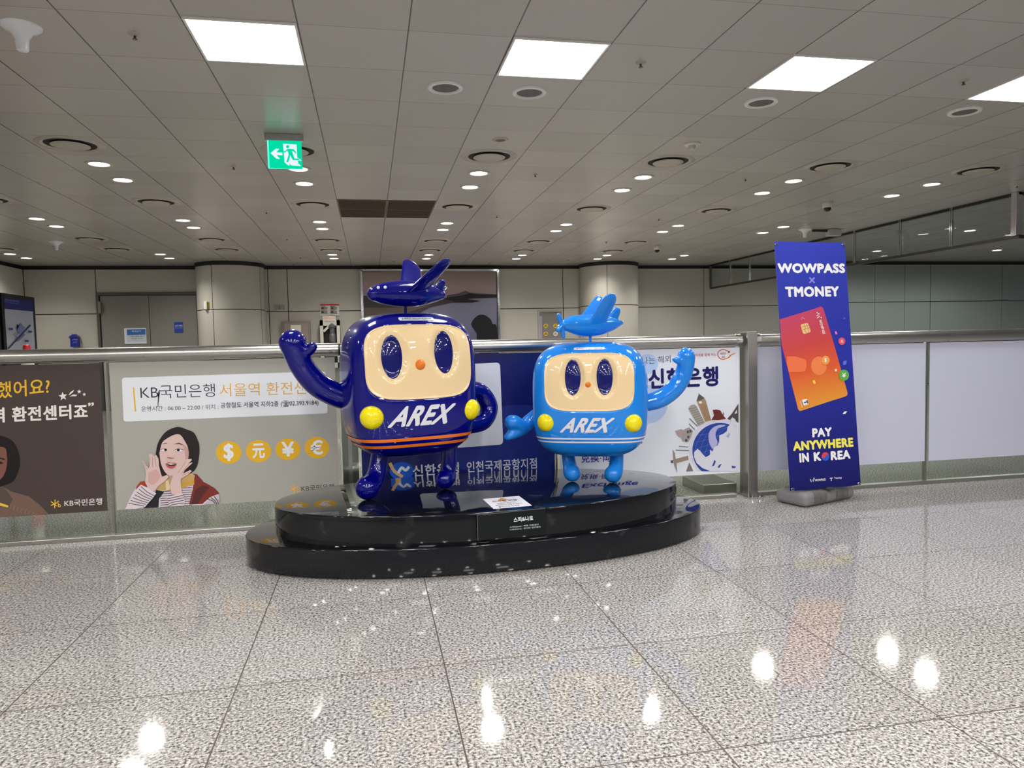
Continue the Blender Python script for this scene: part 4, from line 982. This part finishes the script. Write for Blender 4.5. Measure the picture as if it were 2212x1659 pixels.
rootB, MB_, frontB = figure(('sky_blue_train_statue', 'smaller sky blue glossy train-car figure with both arms out and white stripes'), (1.255, 4.02), radians(-22), .33, .235, .330, .785, 3.6, SKYP, dict(
    panel=(-.247, .263, -.057, .272), windows=[(-.080, .135, .044, .100), (.096, .135, .044, .100)], winmat=WIN, knob=(.006, .094, .018), lamps=[(-.240, -.119, .052), (.252, -.123, .052)],
    stripes=[(-.212, -.203), (-.232, -.223)], stripemat=WHS, text=(-.157, .155, -.171, -.088), label=(-.075, .097, .286, .300)))

def limb(root, name, paint, chains, vox=.007, it=6):
    bm = bmesh.new()
    for pts, rad in chains: tube(bm, pts, rad, 20, 6)
    bmesh.ops.recalc_face_normals(bm, faces=bm.faces)
    o = obj(name, bm, paint, root, 180); return fuse(o, vox, it)
P = ony
def foot(px, py, Y, r): p = P(px, py, Y); p.z = TP+r*.985; return p
# navy figure: raised left arm with mitten hand, right arm curved behind the hip
limb(rootA, 'raised_arm', NAVYP, [([P(768, 862, 4.02), P(728, 853, 4.0), P(684, 829, 3.97), P(652, 790, 3.94), P(636, 752, 3.92), P(632, 741, 3.92)], [.066, .068, .066, .064, .068, .072]), ([P(650, 764, 3.92), P(668, 756, 3.90), P(675, 749, 3.89)], [.040, .030, .026])])
limb(rootA, 'bent_arm', NAVYP, [([P(1002, 842, 4.16), P(1036, 846, 4.22), P(1056, 878, 4.24), P(1044, 910, 4.2), P(1008, 920, 4.12)], [.052, .052, .054, .052, .05])])
limb(rootA, 'leg', NAVYP, [([P(823, 945, 4.0), P(820, 985, 3.98), P(814, 1020, 3.96), P(805, 1042, 3.93), foot(794, 1052, 3.90, .067)], [.050, .048, .050, .058, .067])])
limb(rootA, 'leg', NAVYP, [([P(972, 945, 4.12), P(971, 985, 4.12), P(968, 1015, 4.11), P(966, 1030, 4.09), foot(961, 1037, 4.07, .056)], [.048, .046, .046, .052, .056])])
# sky blue figure
limb(rootB, 'raised_arm', SKYP, [([P(1388, 872, 3.97), P(1425, 862, 3.95), P(1458, 838, 3.93), P(1477, 805, 3.92), P(1483, 775, 3.91), P(1482, 769, 3.91)], [.052, .054, .053, .051, .050, .050]), ([P(1475, 782, 3.91), P(1461, 778, 3.89), P(1455, 776, 3.88)], [.028, .019, .012])])
limb(rootB, 'lowered_arm', SKYP, [([P(1172, 888, 4.12), P(1150, 905, 4.14), P(1128, 924, 4.14), P(1112, 934, 4.12), P(1100, 942, 4.10), P(1096, 944, 4.1)], [.044, .043, .044, .040, .026, .022]), ([P(1128, 922, 4.12), P(1112, 912, 4.1), P(1106, 912, 4.1)], [.038, .042, .044])])
limb(rootB, 'leg', SKYP, [([P(1229, 950, 4.14), P(1228, 985, 4.12), P(1231, 1005, 4.10), P(1233, 1016, 4.08), foot(1236, 1021, 4.06, .052)], [.044, .041, .042, .048, .052])])
limb(rootB, 'leg', SKYP, [([P(1331, 950, 4.02), P(1332, 985, 4.0), P(1331, 1005, 3.98), P(1328, 1018, 3.96), foot(1324, 1021, 3.95, .052)], [.046, .042, .043, .048, .052])])
def wing(bm, p0, p1, w0, w1, th, chord, tip=.5):
    """flat rounded blade from root to tip; chord is the direction of its width"""
    p0, p1, ch = Vector(p0), Vector(p1), Vector(chord).normalized(); ax = (p1-p0).normalized(); ch = (ch-ax*ch.dot(ax)).normalized(); nn = ax.cross(ch)
    rows_ = []; K = 24; L = (p1-p0).length
    ts = [0, .15, .3, .45, .6, .72, .82, .9, .95, .98, .995]
    for t_ in ts:
        w = w0+(w1-w0)*t_; k0 = 1-w1/L*.5
        if t_ > k0: w *= math.sqrt(max(0, 1-((t_-k0)/(1-k0))**2))
        th_ = th*(1 if t_ < k0 else max(.12, math.sqrt(max(0, 1-((t_-k0)/(1-k0))**2))))
        rows_.append([p0+ax*(L*t_)+ch*(w/2*cos(2*pi*k/K))+nn*(th_/2*sin(2*pi*k/K)) for k in range(K)])
    vs = [v for r in rows_ for v in r]
    fs = [[i*K+k, i*K+(k+1) % K, (i+1)*K+(k+1) % K, (i+1)*K+k] for i in range(len(rows_)-1) for k in range(K)] + [list(range(K))[::-1], [(len(rows_)-1)*K+k for k in range(K)]]
    add(bm, vs, fs)
# little aeroplanes on short rods
def plane_top(root, paint, rod, fus, wings, tail, dots, prop=None):
    bm = bmesh.new(); tube(bm, rod, .0085, 14, 1, caps='flat'); obj('rod', bm, paint, root, 40)
    bm = bmesh.new(); tube(bm, fus[0], fus[1], 24, 6)
    for w_ in tail: wing(bm, *w_)
    bmesh.ops.recalc_face_normals(bm, faces=bm.faces); hull = fuse(obj('aeroplane', bm, paint, root, 180), .0055, 5)
    for w_ in wings:
        bm = bmesh.new(); wing(bm, *w_); bmesh.ops.recalc_face_normals(bm, faces=bm.faces); o = obj('wing', bm, paint, hull, 50)
    for p, nrm in dots:
        bm = bmesh.new(); R_ = Vector((0, 0, 1)).rotation_difference(nrm).to_matrix(); ellipsoid(bm, p, (.0085, .0085, .003), R_, 18, 8); obj('porthole', bm, WHS, hull, 180)
    if prop:
        bm = bmesh.new(); ellipsoid(bm, prop[0], (.022, .022, .022))
        for tip_ in prop[1]: tube(bm, [prop[0], (Vector(prop[0])+Vector(tip_))/2, tip_], [.011, .015, .0125], 14, 4)
        bmesh.ops.recalc_face_normals(bm, faces=bm.faces); fuse(obj('propeller', bm, paint, hull, 180), .004, 4)
FA = [P(808, 635, 3.86), P(826, 634, 3.90), P(858, 634, 3.95), P(898, 635, 4.0), P(936, 636, 4.07), P(953, 637, 4.10)]
plane_top(rootA, NAVYP, [P(876, 685, 4.0), P(876, 650, 4.0)], (FA, [.038, .056, .070, .070, .046, .027]),
    [(P(890, 640, 3.97), P(969, 559, 3.80), .165, .095, .024, P(925, 640, 4.05)-P(885, 640, 3.95)), (P(890, 622, 4.04), P(890, 564, 4.22), .150, .115, .022, P(925, 640, 4.05)-P(885, 640, 3.95))],
    [(P(945, 630, 4.07), P(959, 604, 4.06), .085, .050, .026, P(940, 633, 4.07)-P(925, 633, 4.04)), (P(950, 628, 4.10), P(962, 620, 4.2), .05, .034, .018, P(940, 633, 4.07)-P(925, 633, 4.04))],
    [(P(817, 621, 3.835), Vector((-.15, -1, .25)).normalized()), (P(832, 620.5, 3.845), Vector((-.1, -1, .25)).normalized())])
FB = [P(1218, 702, 3.90), P(1235, 701, 3.93), P(1260, 703, 3.97), P(1290, 703, 4.0), P(1320, 700, 4.04), P(1342, 697, 4.06)]
plane_top(rootB, SKYP, [P(1275, 745, 3.99), P(1275, 718, 3.99)], (FB, [.030, .049, .062, .060, .042, .014]),
    [(P(1287, 703, 3.95), P(1324, 634, 3.86), .135, .105, .026, P(1320, 703, 4.04)-P(1275, 703, 3.97)), (P(1272, 695, 4.02), P(1303, 645, 4.14), .12, .09, .024, P(1320, 703, 4.04)-P(1275, 703, 3.97))],
    [(P(1318, 697, 4.03), P(1337, 664, 4.04), .095, .048, .032, P(1320, 703, 4.04)-P(1300, 703, 4.01))],
    [(P(1240, 693, 3.895), Vector((-.1, -1, .3)).normalized()), (P(1249, 692, 3.90), Vector((-.05, -1, .3)).normalized())],
    (P(1213, 703, 3.88), [P(1207, 681, 3.87), P(1217, 727, 3.88), P(1205, 713, 3.84)]))

# ------------------------------------------------------------------ tall banner on its stand
bw, bh, byaw, ble = .5558, 1.651, radians(4.35), radians(5.72)
Wd = Vector((cos(byaw), sin(byaw), 0)); Bk = Vector((-sin(byaw), cos(byaw), 0)); Ud = Vector((0, 0, 1))*cos(ble)+Bk*sin(ble)
Nn = Wd.cross(Ud).normalized()   # towards the viewer
if Nn.y > 0: Nn = -Nn
Bo = Vector((2.9469, 4.25, .109))
ban = thing('banner_stand', 'tall blue payment card banner on grey plastic foot in front of the railing', 'banner', (2.98, 4.40, 0))
bp_ = Plane(Bo, Nn, Wd, Ud)
bm = bmesh.new(); NX, NZ = 10, 30
for side in (0, 1):
    g_ = [[bm.verts.new(Bo+Wd*(bw*(i/NX-.5))+Ud*(bh*j/NZ)-Nn*(.0016*side)) for i in range(NX+1)] for j in range(NZ+1)]
    for j in range(NZ):
        for i in range(NX): bm.faces.new([g_[j][i], g_[j][i+1], g_[j+1][i+1], g_[j+1][i]] if side == 0 else [g_[j][i], g_[j+1][i], g_[j+1][i+1], g_[j][i+1]]).material_index = side

top_ = Bo+Ud*bh
obj('banner_sheet', bm, [gradient([(0, (50, 62, 172)), (.45, (44, 52, 160)), (1, (18, 20, 92))], top_, Bo, .38), M_WHITE], ban)
A = Art(bp_, ban, .0006)
WHT = (218, 218, 244)
A.new('heading').text('WOWPASS', (1680, 590), (1826, 590), (1679, 568.5), WHT, .055).text('TMONEY', (1697, 642), (1813.5, 640.5), (1695.5, 619), WHT, .055)
A.line([(1748.5, 599.5), (1759.5, 611)], 3.4, (124, 124, 206)).line([(1759.5, 599.5), (1748.5, 611)], 3.4, (124, 124, 206), up=1).done()
cg = gradient([(0, (190, 70, 104)), (.35, (200, 70, 72)), (.62, (216, 92, 50)), (1, (222, 152, 56))], bp_.hit(1730, 670), bp_.hit(1775, 880))
A.new('printed_card', 1)
A.poly([(1684, 690), (1730, 676), (1765, 665), (1773, 662), (1777, 664), (1779, 668), (1800, 738), (1831, 849), (1830.5, 853), (1827, 856), (1780, 871), (1735, 886), (1728, 888), (1724, 884), (1688.5, 745)], cg)
A.oval(1769, 790, 17, 20, (226, 120, 70)).poly([(1704, 804), (1735, 803), (1741, 796), (1742, 784), (1736, 775), (1700, 770)], (222, 106, 66), smooth=2)
A.rrect((1729, 701), (1745, 697), (1752, 717), (1735, 722), 4, (226, 178, 120))
for l_ in ([(1733, 706), (1748, 702)], [(1735, 712), (1750, 708)], [(1737, 700), (1740, 708), (1738, 713), (1742, 719)], [(1742, 698.5), (1744, 705), (1747, 712), (1746, 718)]): A.line(l_, .7, (130, 86, 50), up=.1)
A.line([(1731, 691), (1733, 685), (1738, 689)], .9, (230, 170, 190))
A.line([(1764, 675), (1770, 678), (1764, 682), (1771, 683), (1765, 687)], 1.8, WHT).oval(1774, 686, 1.4, 1.4, WHT)
A.text('WOWPASS', (1768.5, 691.5), (1777, 722), (1774.5, 690), WHT, .02)
A.rrect((1732, 864), (1743, 861), (1747.5, 873), (1736.5, 876.5), 2, WHT).text('T', (1735, 866), (1738, 873.5), (1743.5, 864), (30, 24, 90), .04).text('Tmoney', (1725.5, 867), (1731.5, 881), (1729.5, 865), WHT, .01).done()
A.new('yuan_coin', 6).oval(1818.5, 737, 7.5, 8, (204, 74, 96)).text('元', (1815.5, 740.5), (1821.5, 740.5), (1815.5, 734), WHT, .03).done()
A.new('dollar_coin', 6).oval(1783.5, 778, 8.5, 9.5, (224, 146, 70)).text('$', (1781, 783), (1786, 783), (1781, 773), WHT, .03).done()
A.new('yen_coin', 6).oval(1823, 810.5, 11, 12, (84, 158, 74)).text('¥', (1819, 815.5), (1827, 815.5), (1819, 805.5), WHT, .03).done()
A.new('confetti', 6).poly([(1803, 716), (1807, 715.5), (1809, 722), (1804.5, 722.5)], (218, 100, 190)).poly([(1821, 781), (1829, 778), (1828, 787), (1821.5, 789)], (86, 104, 210)).poly([(1755, 822), (1760, 821), (1762.5, 828), (1757.5, 829.5)], (232, 190, 60)).poly([(1820, 894.5), (1824, 889), (1830, 888.5), (1826, 894)], WHT).oval(1805.5, 799.5, 2.4, 2.6, WHT).oval(1823.5, 687.5, 2.3, 2.4, (74, 84, 190)).done()
A.new('slogan').text('PAY', (1755, 945), (1797.5, 942), (1754, 925.5), WHT, .055).text('ANYWHERE', (1713.5, 974.5), (1844, 965), (1712, 954), (218, 208, 84), .055)
A.text('IN', (1727.5, 999.5), (1748, 997.5), (1726, 979.5), WHT, .055).text('K', (1758.5, 996.5), (1774.5, 995), (1757, 977), WHT, .055).text('REA', (1795, 994.5), (1837.5, 990.5), (1794, 975), WHT, .055)
A.oval(1783, 986, 8, 9.4, (40, 84, 190)).poly([(1783+8*cos(a_), 986-9.4*sin(a_)) for a_ in [radians(x) for x in range(20, 201, 12)]]+[(1779, 990), (1783, 986), (1787, 981.5)], (200, 54, 70)).done()
A.new('small_marks', 1).text('WOWPASS', (1760.5, 1040), (1783.5, 1038), (1760.2, 1035), WHT, .02).text('Tmoney', (1802, 1036.5), (1818.5, 1035), (1801.8, 1030.5), WHT, .012).text('T', (1792.5, 1039), (1799, 1038.4), (1792.2, 1032.4), WHT, .03)
A.line([(1750, 1035), (1752.5, 1041), (1754.5, 1036), (1756.5, 1040.5), (1758.5, 1034)], 1.4, WHT).oval(1758.5, 1033, 1, 1, WHT).done()
for x, y in ((1677.5, 527.5), (1821.5, 528), (1712.5, 1057), (1856, 1045)):
    p = bp_.hit(x, y, .002); R_ = Vector((0, 0, 1)).rotation_difference(Nn).to_matrix()
    bm = bmesh.new(); lathe(bm, [(.0045, 0), (.0055, .003), (.010, .003), (.0115, 0)], 20); bm.transform(Matrix.Translation(p) @ R_.to_4x4())
    obj('eyelet', bm, M_CHROME, ban, 40)
bm = bmesh.new(); pm = Bo-Nn*.05
tube(bm, [Bo-Nn*.10-Ud*.03, Bo-Nn*.03+Ud*(bh*.5), Bo-Nn*.025+Ud*(bh-.02)], .009, 12, 4)
for z in (.012, bh-.012): tube(bm, [Bo+Ud*z-Wd*(bw/2-.02)-Nn*.008, Bo+Ud*z+Wd*(bw/2-.02)-Nn*.008], .0045, 10, 1)
obj('support_frame', bm, mat((190, 190, 194), .35, .5), ban, 40)
by = radians(20); bc = Vector((2.955, 4.38, .05)); Rb = Rz(by)
bm = bmesh.new(); box(bm, bc, (.53, .25, .095), Rb, bev=.036, seg=6)
obj('plastic_foot', bm, mat((128, 126, 128), .5), ban, 60)
bm = bmesh.new()
for x in (-.145, -.085, .085, .145): box(bm, bc+Rb @ Vector((x, 0, 0)), (.012, .257, .101), Rb, bev=.040, seg=5)
obj('moulded_ribs', bm, mat((104, 102, 104), .5), ban, 60)
bm = bmesh.new(); box(bm, bc+Rb @ Vector((-.03, -.03, .058)), (.10, .05, .03), Rb, bev=.006); box(bm, bc+Rb @ Vector((-.03, -.10, .056)), (.035, .12, .018), Rb, bev=.004)
obj('clamp', bm, mat((70, 68, 70), .4), ban)
